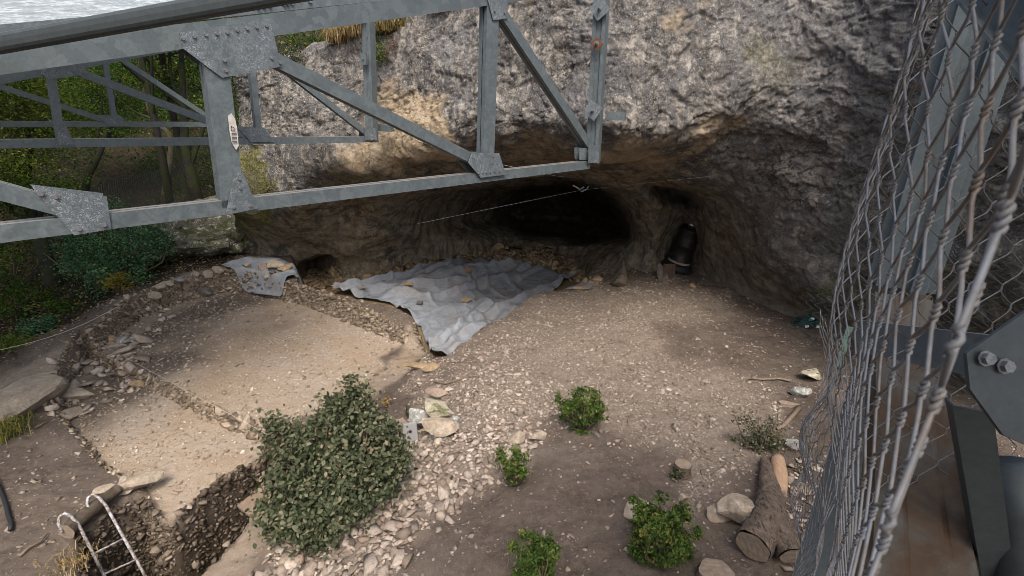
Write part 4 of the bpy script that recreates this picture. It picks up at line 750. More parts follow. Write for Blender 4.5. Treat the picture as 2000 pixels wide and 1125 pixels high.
# ================================================================== STOVE-LIKE CANISTER IN THE NICHE
sb = Pg(1320, 527); k = project(sb)[2]; t = NT('burnt_metal'); n = t.noise(12, 6, .7); BURNT = t.done(t.ramp(n, [(.35, (.008, .008, .009)), (.55, (.022, .016, .016)), (.75, (.05, .034, .032))]), .5, t.bump(n, .3, .01), metal=.3)
stv = tag(empty('canister', sb), 'dark rusty metal canister with silver neck leaning in the rock niche', 'canister'); sb = sb + np.array([0., -.22, 0.]); ax = unit(np.array([.19, -.03, 1.])); ex = unit(np.cross(ax, (0, 1, 0))); ey = np.cross(ax, ex); m_ = k / F
def lathe(prof, n=24):
    mb = MB(sb); vs = []; fs = []
    for h_, r_ in prof:
        for i in range(n): th = 2 * math.pi * i / n; vs.append(sb + ax * h_ * m_ + (ex * math.cos(th) + ey * math.sin(th)) * r_ * m_)
    for j in range(len(prof) - 1):
        for i in range(n): fs.append((j * n + i, j * n + (i + 1) % n, (j + 1) * n + (i + 1) % n, (j + 1) * n + i))
    fs.append(tuple(range(n - 1, -1, -1))); fs.append(tuple((len(prof) - 1) * n + i for i in range(n))); mb.add(vs, fs); return mb
lathe([(-4,22),(0,27),(4,30),(10,30),(15,26),(17,19)]).build('base', RUB, stv, True)
bd = lathe([(16,18),(18,20.5),(24,20.5),(25,19.5),(50,19.5),(51,20.5),(53,20.5),(54,19.5),(80,19.5),(82,20.3),(84,18.5),(87,15)]).build('body', BURNT, stv, True)
lathe([(16.5,20.8),(17.5,21.4),(20,21.4),(21,20.8)]).build('rim_band', R_SLAB, bd, True); lathe([(86,12.5),(88,13.5),(90,13.5),(91,11)]).build('collar', BURNT, stv, True)
t = NT('bright_metal'); BRIGHT = t.done((.6, .6, .62), .35, metal=.8); lathe([(90,8),(92,8.5),(99,8.5),(100,7)]).build('neck', BRIGHT, stv, True); lathe([(99.5,8.6),(103,8.8),(104,6)]).build('cap', RUB, stv, True)
t = NT('brown_board'); DEADB = t.done(t.ramp(t.noise(14), [(.3, (.04, .028, .02)), (.7, (.09, .062, .045))]), .9)
p = Pg(1305, 545); mb = MB(p); ex = unit([1, .2, 0]); ez = unit([.05, .35, .9]); mb.box(p + ez * .17, ex * .15, np.cross(ex, ez) * .015, ez * .18); o = tag(mb.build('board', DEADB), 'rusty flat piece leaning in front of the canister base', 'board'); o.location = V(p)
p = Pg(1287, 548); mb = MB(p); ez = unit([-.25, .5, .85]); ex = unit([.95, .1, .2]); mb.add([p, p + ex * .22, p + ex * .24 + ez * .25, p + ex * .1 + ez * .42, p + ez * .2], [(0, 1, 2, 3, 4)]); o = tag(mb.build('flat_stone', R_DARK), 'upright flat stone left of the canister', 'rock'); so = o.modifiers.new('s', 'SOLIDIFY'); so.thickness = .03; o.location = V(p)
# ================================================================== GREEN SLINGS ON THE FLOOR
p = Pg(1572, 637); k = project(p)[2]; t = NT('green_webbing'); GRN = t.done(t.ramp(t.noise(30), [(.3, (.006, .02, .018)), (.7, (.02, .055, .05))]), .7); t = NT('white_tag'); WHT = t.done((.6, .65, .65), .6); t = NT('teal_band'); TEAL = t.done((.02, .2, .25), .6)
sl = tag(empty('webbing_bundle', p), 'bundle of dark green straps at the foot of the right cliff', 'strap'); rr_ = np.random.default_rng(5)
for j in range(9):
    mb = MB(p); th = np.linspace(0, 2 * math.pi * rr_.uniform(.6, 1.0), 18) + rr_.uniform(0, 6); A_ = rr_.uniform(.1, .2); c0 = p + np.array([rr_.uniform(-.06, .08), rr_.uniform(-.05, .05), .05 + .014 * j])
    pts = np.stack([c0[0] + A_ * np.cos(th), c0[1] + A_ * .55 * np.sin(th), c0[2] + .035 * np.sin(th * 2 + j) + .05 * np.cos(th)], -1); mb.tube(pts, .021, 6); mb.build('strap', GRN, sl, True)
for dx, dz, m in ((-.05, .06, WHT), (.17, .06, WHT), (.02, .22, WHT), (-.01, .2, TEAL)): mb = MB(p); mb.box(p + np.array([dx, -.14, dz]), (.03, 0, 0), (0, .012, 0), (0, 0, .022)); mb.build('tag', m, sl)
# ================================================================== LOGS, STUMPS, BRANCHES
t = NT('bark'); v_ = t.stretch((1, 1, 1)); n = t.noise(13, 7, .7, 1.2); vo = t.voro(30, 'DISTANCE_TO_EDGE'); bk = t.noise(22, 6, .75, .6, vec=t.stretch((1.6, .45, 1.6))); BARK = t.done(t.mix(t.ramp(n, [(.3, (.075, .055, .042)), (.55, (.15, .115, .088)), (.75, (.25, .2, .16))]), (.03, .022, .016), t.ramp(bk, [(.4, .9), (.48, 0.)])), .95, t.bump(bk, 1., .04, t.bump(vo, .5, .02)))
t = NT('cut_wood'); wv = t.n('ShaderNodeTexWave', wave_type='RINGS'); wv.inputs['Scale'].default_value = 9; wv.inputs['Distortion'].default_value = 4; t.l(t.coord(), wv.inputs[0]); n = t.noise(18, 5)
CUT = t.done(t.mix(t.ramp(n, [(.3, (.13, .1, .075)), (.7, (.22, .175, .135))]), (.1, .075, .055), t.math('MULTIPLY', wv.outputs['Fac'], .35)), .9)
t = NT('bare_wood'); n = t.noise(6, 6, .7, vec=t.stretch((9, 1.2, 9), (0, 0, .2))); BARE_W = t.done(t.ramp(n, [(.3, (.2, .125, .075)), (.7, (.38, .265, .18))]), .8, t.bump(n, .3, .01))
def limb(mb, pts, rad, n=18, rough=.08, cap=False):
    pts = np.asarray(pts, float); m = max(12, len(pts) * 4) * (3 if n > 30 else 1); s0 = np.linspace(0, 1, len(pts)); s_ = np.linspace(0, 1, m)
    P_ = np.stack([np.interp(s_, s0, pts[:, i]) for i in range(3)], -1); 
    for _ in range(2): P_[1:-1] = (P_[:-2] + 2 * P_[1:-1] + P_[2:]) / 4
    r_ = np.interp(s_, s0, rad); b0 = len(mb.v); mb.tube(P_, r_, n, cap)
    arr = np.array(mb.v[b0:]); ctr = np.repeat(P_ - mb.o, n, 0); rr2 = np.repeat(r_, n); q_ = arr - ctr; arr = ctr + q_ * (1 + rough * fbm((arr + mb.o) * np.array([1, 1, 1]) , 9, 3, 400))[:, None]; mb.v[b0:] = [tuple(x_) for x_ in arr]
    return P_, r_
def disc(mb, c_, nrm, r_, n=20, sy=1.):
    nrm = unit(nrm); a_ = unit(np.cross(nrm, (.1, .3, 1))); b2 = np.cross(nrm, a_); mb.add([c_ + (a_ * math.cos(2 * math.pi * i / n) + b2 * sy * math.sin(2 * math.pi * i / n)) * r_ * (1 + .05 * math.sin(i * 1.9)) for i in range(n)], [tuple(range(n))])
def gp(u, v, h): p = Pg(u, v); p[2] += h; return p
lg = tag(empty('forked_log', Pg(1495, 1000)), 'thick forked log with bark and two sawn ends in the lower right', 'log')
mb = MB(lg.location); A_ = [gp(1492, 905, .05), gp(1496, 945, .09), gp(1500, 990, .13), gp(1495, 1040, .17), gp(1462, 1098, .19)]; limb(mb, A_, [.05, .085, .12, .145, .16], 40, .16)
B_ = [gp(1497, 1020, .15), gp(1518, 1062, .17), gp(1541, 1110, .15)]; limb(mb, B_, [.12, .13, .12], 40, .16); mb.build('trunk', BARK, lg, True)
mb = MB(lg.location); n_ = unit(A_[-1] - A_[-2]); disc(mb, A_[-1] + n_ * .004, n_, .152); mb.build('sawn_face', CUT, lg); mb = MB(lg.location); n_ = unit(B_[-1] - B_[-2]); disc(mb, B_[-1] + n_ * .004, n_, .112); mb.build('sawn_face', CUT, lg)
sl_ = tag(empty('split_log', Pg(1520, 935)), 'bare tan split log beside the thin end of the forked log', 'log'); mb = MB(sl_.location); limb(mb, [gp(1517, 903, .05), gp(1520, 935, .05), gp(1523, 962, .02)], [.075, .092, .07], 16, .04, True); mb.build('wood', BARE_W, sl_, True)
def stump(u, v, r_, h_, label, top=CUT, side=BARK):
    p = Pg(u, v); s_ = tag(empty('stump', p), label, 'stump'); mb = MB(p); limb(mb, [p - np.array([0, 0, .1]), p + np.array([0, 0, h_ * .5]), p + np.array([0, 0, h_])], [r_ * 1.15, r_, r_ * .97]); mb.build('trunk', side, s_, True); mb = MB(p); disc(mb, p + np.array([0, 0, h_ + .001]), (0, 0, 1), r_ * .96); mb.build('sawn_face', top, s_); return s_
stump(1331, 925, .095, .14, 'small pale stump with a green sprout in the gravel'); stump(1552, 874, .125, .05, 'low grey sawn stump right of the sprouting shrub', R_GREY); stump(1398, 1128, .16, .06, 'sawn stump cut by the lower edge of the picture')
t = NT('dead_wood'); n = t.noise(20, 6, .7); DEAD = t.done(t.ramp(n, [(.3, (.09, .068, .05)), (.7, (.2, .155, .115))]), .9, t.bump(n, .4, .01))
def branch(pix_, r_, label, lift=.03, mat=None, name='branch'):
    q = Pg([a_[0] for a_ in pix_], [a_[1] for a_ in pix_]); q[:, 2] += lift; mb = MB(q[0]); mb.tube(q, np.linspace(r_, r_ * .5, len(q)), 7); o = tag(mb.build(name, mat or DEAD, None, True), label, 'branch'); o.location = V(q[0]); return o
branch([(935,737),(915,737),(895,745),(872,752),(846,748)], .022, 'curved dead branch on the gravel below the tarp'); branch([(1545,747),(1520,742),(1490,744),(1462,742)], .022, 'thin dead branch pointing left from the pitted rock')
branch([(1232,812),(1226,825),(1228,835)], .014, 'short forked twig on the earth between the bushes'); branch([(1560,800),(1530,835),(1500,850),(1490,870)], .035, 'dead root above the low grey stump'); 
branch([(70,838),(82,832),(95,826)], .014, 'pale stick below the rock slab'); branch([(40,1090),(55,1075),(80,1062),(95,1045)], .014, 'pale stick on the earth at lower left')
t = NT('dark_bark'); n = t.noise(14, 6, .7); DARKB = t.done(t.ramp(n, [(.3, (.03, .022, .016)), (.7, (.09, .07, .052))]), .95, t.bump(n, .8, .03))
lgl = tag(empty('log', Pg(140, 1050)), 'short dark log bridging the trench edge behind the ladder', 'log'); mb = MB(lgl.location); A_ = [gp(134, 1052, .1), gp(190, 1022, .12), gp(240, 985, .12)]; limb(mb, A_, [.085, .075, .06], 14, .2); mb.build('trunk', DARKB, lgl, True); mb = MB(lgl.location); disc(mb, A_[0] - unit(A_[1] - A_[0]) * .003, -unit(A_[1] - A_[0]), .096); mb.build('sawn_face', CUT, lgl)
br = tag(empty('boulder', Pg(372, 492)), 'large mossy boulder with pale lichen left of the cliff foot', 'boulder'); p = Pg(372, 492); k = project(p)[2]; me_ = facet_rock('rock', 9, (170 / F * k, 130 / F * k, 130 / F * k), R_BOULD, 8, 5, .16); o = obj('rock', me_, None, br); o.location = (0, .4, 45 / F * k)
# ================================================================== PAPER LABEL ON THE FRONT POST
t = NT('paper'); PAP = t.done(t.ramp(t.noise(25, 5), [(.35, (.3, .28, .26)), (.6, (.42, .4, .38))]), .8); t = NT('print'); INK = t.done((.015, .015, .015), .7)
OFF = N1 - .066
def lab(poly, dn): return [onp(u, v, OFF - dn) for u, v in poly]
LP = [(445,226),(452,221),(459,232),(463,250),(466,285),(461,293),(453,280),(448,255)]; pl = tag(empty('paper_label', onp(455, 258, OFF)), 'torn barcode label stuck to the front truss post', 'label'); mb = MB(pl.location); a_ = lab(LP, 0); mb.add(a_ + [q - TN * .0015 for q in a_], [tuple(range(8)), tuple(range(15, 7, -1))] + [(i, (i + 1) % 8, 8 + (i + 1) % 8, 8 + i) for i in range(8)]); mb.build('paper', PAP, pl)
mb = MB(pl.location)
for i in range(9):
    v0 = 260 + i * 2.6; mb.add(lab([(452 + i * .25, v0), (462 + i * .25, v0 - .3), (462 + i * .25, v0 + [.8, 1.4, .6][i % 3]), (452 + i * .25, v0 + [.8, 1.4, .6][i % 3] + .3)], .0025), [(0, 1, 2, 3)])
mb.build('barcode', INK, pl)
fc = bpy.data.curves.new('digits', 'FONT'); fc.body = '57'; fc.size = .05; fc.extrude = .0004; fo = bpy.data.objects.new('digits', fc); COL.objects.link(fo)
dg = bpy.context.evaluated_depsgraph_get(); dme = bpy.data.meshes.new_from_object(fo.evaluated_get(dg)); bpy.data.objects.remove(fo)
co = np.array([v.co[:] for v in dme.vertices]); ex = unit(onp(452, 251, OFF) - onp(452, 258, OFF)); ey = unit(np.cross(-TN, ex)); oo = onp(459, 258, OFF - .003)
wpts = oo + co[:, :1] * ex * .75 + co[:, 1:2] * ey * .75 - TN * (co[:, 2:3] + .003) - np.array(pl.location)
for v, c_ in zip(dme.vertices, wpts): v.co = c_
obj('digits', dme, INK, pl)
# ================================================================== PLANTS
def leaf_mat(name, stops, trans=.35, rough=.65, spec=.15):
    t = NT(name); oi = t.n('ShaderNodeObjectInfo').outputs['Random']; c = t.ramp(t.attr('rnd'), stops); t.done(c, rough, spec=spec)
    tl = t.n('ShaderNodeBsdfTranslucent'); t.l(t.mix(c, (1.0, 1.05, .5), 1., 'MULTIPLY'), tl.inputs[0]); mx = t.n('ShaderNodeMixShader'); mx.inputs[0].default_value = trans
    t.l(t.b.outputs[0], mx.inputs[1]); t.l(tl.outputs[0], mx.inputs[2]); t.l(mx.outputs[0], t.t.nodes['Material Output'].inputs[0]); return t.m
L_OAK = leaf_mat('holm_oak_leaf', [(0, (.022, .03, .014)), (.35, (.05, .063, .032)), (.65, (.088, .098, .056)), (.88, (.15, .145, .095)), (1, (.19, .15, .1))], .2)
L_BOX = leaf_mat('box_leaf', [(0, (.02, .038, .008)), (.4, (.046, .082, .016)), (.75, (.09, .138, .028)), (.93, (.155, .195, .05)), (1, (.24, .19, .06))], .3)
L_TREE = leaf_mat('tree_leaf', [(0, (.014, .036, .006)), (.4, (.034, .078, .012)), (.7, (.07, .122, .016)), (.9, (.14, .18, .026)), (1, (.24, .19, .03))], .45)
L_TREEY = leaf_mat('yellowing_tree_leaf', [(0, (.028, .05, .008)), (.4, (.07, .11, .016)), (.7, (.13, .17, .024)), (.9, (.21, .23, .036)), (1, (.32, .26, .05))], .45)
L_DEEP = leaf_mat('deep_green_leaf', [(0, (.02, .055, .024)), (.4, (.05, .125, .055)), (.7, (.1, .2, .092)), (1, (.18, .29, .14))], .3)
L_YEL = leaf_mat('yellow_leaf', [(0, (.1, .09, .015)), (.5, (.2, .17, .03)), (1, (.32, .26, .05))], .4)
L_DRY = leaf_mat('dry_grass', [(0, (.13, .09, .04)), (.5, (.24, .17, .08)), (1, (.38, .29, .15))], .3)
L_RED = leaf_mat('reddish_leaf', [(0, (.09, .03, .025)), (.5, (.16, .06, .045)), (1, (.14, .13, .05))], .3)
t = NT('moss_bark'); n = t.noise(7, 6, .7); n2 = t.noise(2.2, 5); c = t.ramp(n, [(.3, (.008, .007, .006)), (.7, (.028, .024, .019))]); MOSSB = t.done(t.mix(c, (.02, .028, .004), t.ramp(n2, [(.45, 0.), (.6, .85)])), .95, t.bump(n, .6, .03))
t = NT('twig'); TWIG = t.done(t.ramp(t.noise(12), [(.3, (.05, .035, .025)), (.7, (.12, .085, .06))]), .9)
def leaves(name, C_, size, mat, parent=None, up=.55, outw=None, rnd=None, asp=.55, simple=True, kind=None, off=(0, 0, 0)):
    m = len(C_); size = np.broadcast_to(np.asarray(size, float), (m,)) * RNG.uniform(.65, 1.3, m); n_ = RNG.normal(size=(m, 3)) * .75 + np.array([0, 0, up]); 
    if outw is not None: n_ = n_ + outw * .6
    n_ /= np.linalg.norm(n_, axis=1)[:, None]; d = RNG.normal(size=(m, 3)); 
    if outw is not None: d = d * .7 + outw
    d -= (d * n_).sum(1)[:, None] * n_; d /= np.linalg.norm(d, axis=1)[:, None]; s_ = np.cross(n_, d); L = size[:, None]; W_ = L * asp * .5
    if simple: vs = np.stack([C_ - d * L * .5, C_ + s_ * W_ + n_ * L * .08, C_ + d * L * .5, C_ - s_ * W_ + n_ * L * .08], 1); k_ = 4; qd = np.array([[0, 1, 2, 3]])
    else: vs = np.stack([C_ - d * L * .5, C_ + s_ * W_ - d * L * .12 + n_ * L * .1, C_ + s_ * W_ * .8 + d * L * .25 + n_ * L * .08, C_ + d * L * .52 - n_ * L * .05, C_ - s_ * W_ * .8 + d * L * .25 + n_ * L * .08, C_ - s_ * W_ - d * L * .12 + n_ * L * .1], 1); k_ = 6; qd = np.array([[0, 1, 2, 3], [0, 3, 4, 5]])
    fs = (qd[None] + (np.arange(m) * k_)[:, None, None]).reshape(-1, 4); me = mesh_np(name, (vs - np.asarray(off)).reshape(-1, 3), fs)
    rv = np.clip(rnd if rnd is not None else RNG.random(m), 0, 1); at = me.attributes.new('rnd', 'FLOAT', 'POINT'); at.data.foreach_set('value', np.repeat(rv, k_).astype(np.float32)); o = obj(name, me, mat, parent)
    if kind: o['kind'] = kind
    return o
def crown_points(lobes, nclump, nleaf, spread, shell=.5, low=-.6):
    """lobes: (centre, radii); clumps sit in the outer shell of each lobe, leaves scatter round the clumps"""
    C_, O_, Q_ = [], [], []
    wts = np.array([np.prod(r) ** .66 for c_, r in lobes]); wts /= wts.sum()
    for (c_, r), w_ in zip(lobes, wts):
        m = max(3, int(nclump * w_)); d = RNG.normal(size=(m * 3, 3)); d /= np.linalg.norm(d, axis=1)[:, None]; d = d[d[:, 2] > low][:m]; m = len(d); rad = RNG.uniform(shell, 1.06, m) ** .7; cc = np.asarray(c_) + d * np.asarray(r) * rad[:, None]; tone = RNG.normal(0, .19, m)
        sp = spread * RNG.uniform(.6, 1.3, m)
        L_ = np.repeat(cc, nleaf, 0) + RNG.normal(size=(m * nleaf, 3)) * np.repeat(sp, nleaf)[:, None] * np.array([1, 1, .65]); C_.append(L_); O_.append(np.repeat(d, nleaf, 0)); Q_.append(np.clip(.45 + np.repeat(tone, nleaf) + RNG.normal(0, .2, m * nleaf), 0, 1))
    return np.concatenate(C_), np.concatenate(O_), np.concatenate(Q_)
def stems(root, base, tips, r0, mat=None, name='stems', wig=.12):
    mb = MB(root.location)
    for tp in tips:
        tp = np.asarray(tp); mid = base + (tp - base) * .5 + RNG.normal(size=3) * wig * np.linalg.norm(tp - base); mb.tube([base, base + (mid - base) * .6, mid, mid + (tp - mid) * .6, tp], [r0, r0 * .85, r0 * .65, r0 * .45, r0 * .2], 5)
    return mb.build(name, mat or TWIG, root, True)
def shrub(name, base, lobes, nclump, nleaf, spread, size, mat, label, cat='shrub', group=None, nst=10, r0=.02, simple=True, shell=.4, asp=.55, up=.55):
    root = tag(empty(name, base), label, cat, group); C_, O_, Q_ = crown_points(lobes, nclump, nleaf, spread, shell); C_[:, 2] = np.maximum(C_[:, 2], ground_z(C_[:, 0], C_[:, 1]) + .02)
    leaves('foliage', C_, size, mat, root, up, O_, Q_, asp, simple, off=base); tips = C_[RNG.integers(0, len(C_), nst * 3)]; stems(root, np.asarray(base), tips, r0); return root
def lobe(u, v, k, ru, rv, rd=None): m = k / F; return (Pk(u, v, k), (ru * m, (rd or ru) * m, rv * m))
# big holm oak bush
b0 = Pg(655, 1000); kk = project(b0)[2]
OL = [(690,775,16,22,.1),(676,800,26,26,.1),(705,800,28,30,.1),(640,825,30,26,0),(670,845,44,38,0),(720,845,40,38,.1),(752,850,22,30,.15),(600,860,34,28,-.05),(640,890,52,42,-.1),(700,905,56,46,-.05),(750,900,36,40,.1),(562,888,30,24,-.1),(580,930,46,40,-.2),(640,955,56,44,-.25),(710,960,42,36,-.2),(755,945,24,26,.05),(545,985,30,34,-.3),(590,1000,44,38,-.35),(650,1010,44,34,-.4),(560,1040,26,26,-.4),(612,1046,24,22,-.45),(525,1030,14,22,-.35),(775,880,14,20,.15),(540,850,16,20,-.1),(655,790,16,16,.1),(770,915,14,14,.1)]
rg = np.random.default_rng(21)
for _ in range(46):
    o_ = OL[rg.integers(0, 26)]; th = rg.uniform(0, 6.28); OL.append((o_[0] + math.cos(th) * o_[2] * 1.15, o_[1] + math.sin(th) * o_[3] * 1.15 - 4, 6, rg.uniform(7, 15), o_[4]))
oak = shrub('oak_bush', b0, [lobe(u, v, kk + dk_, ru, rv) for u, v, ru, rv, dk_ in OL], 640, 22, .07, .054, L_OAK, 'large dense holm oak bush growing out of the gravel by the trench', 'bush', None, 40, .02, False, .35, .62)
def boxbush(u, v, w_, h_, label, nc, lean=0., extra=()):
    p = Pg(u, v); k = project(p)[2]; L_ = [lobe(u + lean, v - h_ * .35, k, w_ * .26, h_ * .28)]
    for i in range(11): th = RNG.uniform(0, math.pi); rr_ = RNG.uniform(.45, 1.) ** .6; L_.append(lobe(u + lean + math.cos(th) * rr_ * w_ * .36, v - h_ * (.2 + .5 * math.sin(th) * rr_), k + RNG.normal(0, .1), w_ * RNG.uniform(.09, .17), h_ * RNG.uniform(.12, .2)))
    L_ += [lobe(u + RNG.uniform(-.5, .5) * w_, v - h_ * RNG.uniform(.4, 1.0), k, 4, 12) for _ in range(12)] + [lobe(a_, b_, k, c_, d_) for a_, b_, c_, d_ in extra]
    return shrub('box_bush', p, L_, nc, 26, .028 * (k / 6) ** .5, .026 + .0012 * k, L_BOX, label, 'bush', 'young box bushes on the earth', 14, .009, False, .45, .5)
boxbush(1140, 840, 100, 85, 'round box bush in the middle of the gravel with a lone upright sprig', 170, 0, [(1124, 768, 5, 15), (1130, 835, 14, 22)])
boxbush(1003, 950, 56, 68, 'smallest box bush, with yellowing leaves, between two gravel patches', 80); boxbush(1298, 1112, 150, 145, 'largest bright green box bush near the lower right stones', 330, 0, [(1250, 1000, 16, 22), (1330, 1000, 14, 20), (1270, 1020, 30, 30)])
boxbush(1052, 1165, 105, 125, 'box bush cut by the lower edge of the picture', 210, 0, [(1050, 1065, 14, 20)])
p = Pg(1492, 880); k = project(p)[2]; sp_ = tag(empty('sprouting_shrub', p), 'sparse twiggy shrub with reddish stems behind the forked log', 'shrub'); tips = [Pk(u, v, k + RNG.normal(0, .1)) for u, v in [(1432,805),(1445,815),(1460,805),(1470,825),(1480,815),(1495,822),(1505,830),(1520,838),(1528,850),(1530,862),(1440,850),(1450,860),(1515,820),(1485,840)]]
stems(sp_, p, tips, .010); C_ = []
for tp in tips:
    for _ in range(60): s_ = RNG.uniform(.35, 1.02); C_.append(p + (tp - p) * s_ + RNG.normal(size=3) * .04)
C_ += list(p + np.array([0, 0, .12]) + RNG.normal(size=(420, 3)) * np.array([.16, .1, .08])); leaves('foliage', np.array(C_), .034, L_OAK, sp_, .5, simple=False, off=p)
def sprout(u, v, w_, h_, label, mat, n=90, size=.04, cat='plant', name='sprout', group=None):
    p = Pg(u, v); k = project(p)[2]; m = k / F; root = tag(empty(name, p), label, cat, group); tips = [p + np.array([RNG.normal(0, .4) * w_ * m, RNG.normal(0, .3) * w_ * m, RNG.uniform(.5, 1.) * h_ * m]) for _ in range(6)]; stems(root, p, tips, .006)
    C_ = np.array([p + (tips[i % 6] - p) * RNG.uniform(.3, 1.05) + RNG.normal(size=3) * .02 for i in range(n)]); leaves('foliage', C_, size, mat, root, .6, simple=False, off=p); return root
sprout(1318, 935, 20, 26, 'green sprout at the foot of the small pale stump', L_OAK, 110); sprout(798, 815, 26, 20, 'low green sprig left of the cairn', L_OAK, 120); sprout(755, 795, 18, 22, 'dry brown plant beside the top of the oak bush', L_DRY, 140); sprout(1560, 920, 16, 14, 'tiny green weed beside the split log', L_OAK, 60, .03)
sprout(1432, 860, 10, 10, 'tiny bright green seedling on the gravel', L_BOX, 30, .03)
def grass(pts, n, h_, label, mat=L_DRY, droop=.6, name='grass_tuft', spread=.12):
    p = np.asarray(pts[0]); root = tag(empty(name, p), label, 'grass'); vs = []; fs = []; rv = []
    for q in pts:
        for _ in range(n):
            b_ = np.asarray(q) + RNG.normal(size=3) * np.array([spread, spread, .02]); d = RNG.normal(size=3) * np.array([.5, .5, 0]); L = h_ * RNG.uniform(.5, 1.2); s_ = np.array([-d[1], d[0], 0]); s_ = s_ / (np.linalg.norm(s_) + 1e-6) * .004 * (1 + h_ * 2)
            i = len(vs); m1 = b_ + np.array([d[0] * L * .4, d[1] * L * .4, L * .75]); e_ = b_ + np.array([d[0] * L * 1.1, d[1] * L * 1.1, L * (1 - droop * RNG.uniform(.3, 1.2))]); vs += [b_ - s_, b_ + s_, m1 + s_ * .8, m1 - s_ * .8, e_]; fs += [(i, i + 1, i + 2, i + 3), (i + 3, i + 2, i + 4, i + 4)]; rv += [RNG.random()] * 5
    me = bpy.data.meshes.new('blades'); me.from_pydata([tuple(np.asarray(v) - p) for v in vs], [], [f if f[2] != f[3] else f[:3] for f in fs]); at = me.attributes.new('rnd', 'FLOAT', 'POINT'); at.data.foreach_set('value', np.array(rv, np.float32)); tag(obj('blades', me, mat, root), kind='stuff'); return root
grass([gp(140, 1105, 0), gp(128, 1118, 0), gp(150, 1095, 0)], 60, .09, 'dry straw tuft at the lower left trench edge'); grass([gp(5, 850, 0), gp(20, 840, 0), gp(-10, 860, 0)], 150, .24, 'green and straw grass tuft below the rock slab', leaf_mat('green_grass', [(0, (.06, .08, .015)), (.5, (.14, .15, .03)), (1, (.25, .2, .08))]))
# plants on the cliff top
def cl(u, v, d=.0):
    """point of the cliff surface nearest to a pixel"""
    a_ = CPOS2.reshape(-1, 3)[:NR * wdt]; pu1, pv1, k1 = CLP; i = np.argmin((pu1 - u) ** 2 + (pv1 - v) ** 2); return a_[i].copy() + unit(CAM - a_[i]) * d
CLP = project(CPOS2.reshape(-1, 3)[:NR * wdt])
grass([cl(u, v) for u, v in [(665,76),(680,72),(690,70),(700,66),(672,74),(655,78)]], 260, .34, 'brown dry grass hanging from the cliff top left of the post', L_DRY, 1.3, spread=.10)
grass([cl(u, v) for u, v in [(735,60),(748,58),(760,56),(772,50),(742,66),(755,62),(765,60)]], 260, .38, 'tall yellow green grass tuft on the cliff top right of the post', leaf_mat('cliff_grass', [(0, (.1, .1, .03)), (.5, (.22, .17, .07)), (1, (.34, .26, .12))]), 1.0, spread=.1)
grass([cl(u, v) for u, v in [(850,22),(862,17),(870,16),(880,12)]], 160, .25, 'brown dry grass at the cliff top under the truss', L_DRY, 1.3, spread=.1)
def cliffplant(lst, label, mat, n, size, sp):
    p = cl(*lst[0]); root = tag(empty('cliff_plant', p), label, 'plant'); C_ = np.concatenate([cl(u, v, .06) + RNG.normal(size=(n, 3)) * sp for u, v in lst]); leaves('foliage', C_, size, mat, root, .5, off=p); stems(root, p, C_[:8], .008)
cliffplant([(735,85),(742,100),(736,120),(745,112),(730,135),(752,95),(737,105)], 'bright green plant growing on the cliff beside the second post', L_BOX, 190, .035, .085); cliffplant([(765,90),(772,82),(760,105)], 'reddish plant on the rock right of the bright green plant', L_RED, 120, .03, .08); cliffplant([(568,92),(575,85),(565,78),(578,98)], 'small dark bush on the cliff top beside the front gusset', L_OAK, 200, .045, .12)
cliffplant([(458,250),(460,290),(462,330),(457,360),(459,310)], 'ivy climbing the left corner of the cliff', L_DEEP, 160, .05, .16)
# ---- trees and bushes of the wood on the left
def tree(base, top, r0, lobes, ncl, label, mat, bent=(), size=.085, spread=.24, nl=30, bark=None, group='trees of the wood'):
    root = tag(empty('tree', base), label, 'tree', group); mb = MB(base); pts = [np.asarray(base) - np.array([0, 0, .3])] + [np.asarray(q) for q in bent] + [np.asarray(top)]; limb(mb, pts, np.linspace(r0 * 1.2, r0 * .35, len(pts)), 12, .12)
    for c_, r in lobes:
        s_ = RNG.uniform(.35, .8); i = s_ * (len(pts) - 1); j = int(i); a_ = pts[j] + (pts[min(j + 1, len(pts) - 1)] - pts[j]) * (i - j); e_ = np.asarray(c_); mid = (a_ + e_) / 2 + RNG.normal(size=3) * .15; limb(mb, [a_, mid, e_], [r0 * .45, r0 * .3, r0 * .12], 7, .1)
        for _ in range(5): q_ = e_ + RNG.normal(size=3) * np.asarray(r) * .5; mb.tube([mid + (e_ - mid) * .5, (mid + q_) / 2 + RNG.normal(size=3) * .08, q_], [r0 * .15, r0 * .1, r0 * .04], 5)
    mb.build('trunk', bark or MOSSB, root, True); C_, O_, Q_ = crown_points(lobes, ncl, nl, spread, .25, -1); leaves('crown', C_, size, mat, root, .6, O_, Q_, .6, off=base); return root
def T(u, v, k): return Pk(u, v, k)
def foot(u, v, k): p = Pk(u, v, k); p[2] = ground_z(p[0], p[1]); return p
tree(foot(388, 420, 15.5), T(352, 60, 15.5), .17, [lobe(330, 60, 15.5, 75, 40), lobe(390, 130, 16, 55, 40), lobe(300, 160, 15.5, 50, 38)], 170, 'mossy trunk with small leaves standing by the ivy corner of the cliff', L_TREE, [T(383, 380, 15.5), T(362, 300, 15.5), T(358, 200, 15.5)], .07, .22)
tree(foot(300, 300, 18), T(270, 60, 18), .1, [lobe(270, 90, 18, 60, 40), lobe(230, 190, 18, 45, 35)], 130, 'thin pale trunk with yellow lichen between the trusses', L_TREE, [T(340, 268, 18), T(300, 235, 18), T(282, 190, 18)], .07, .22, bark=mono('pale_bark', (.05, .046, .034), (.14, .13, .1), 8, None, (.09, .08, .015)))
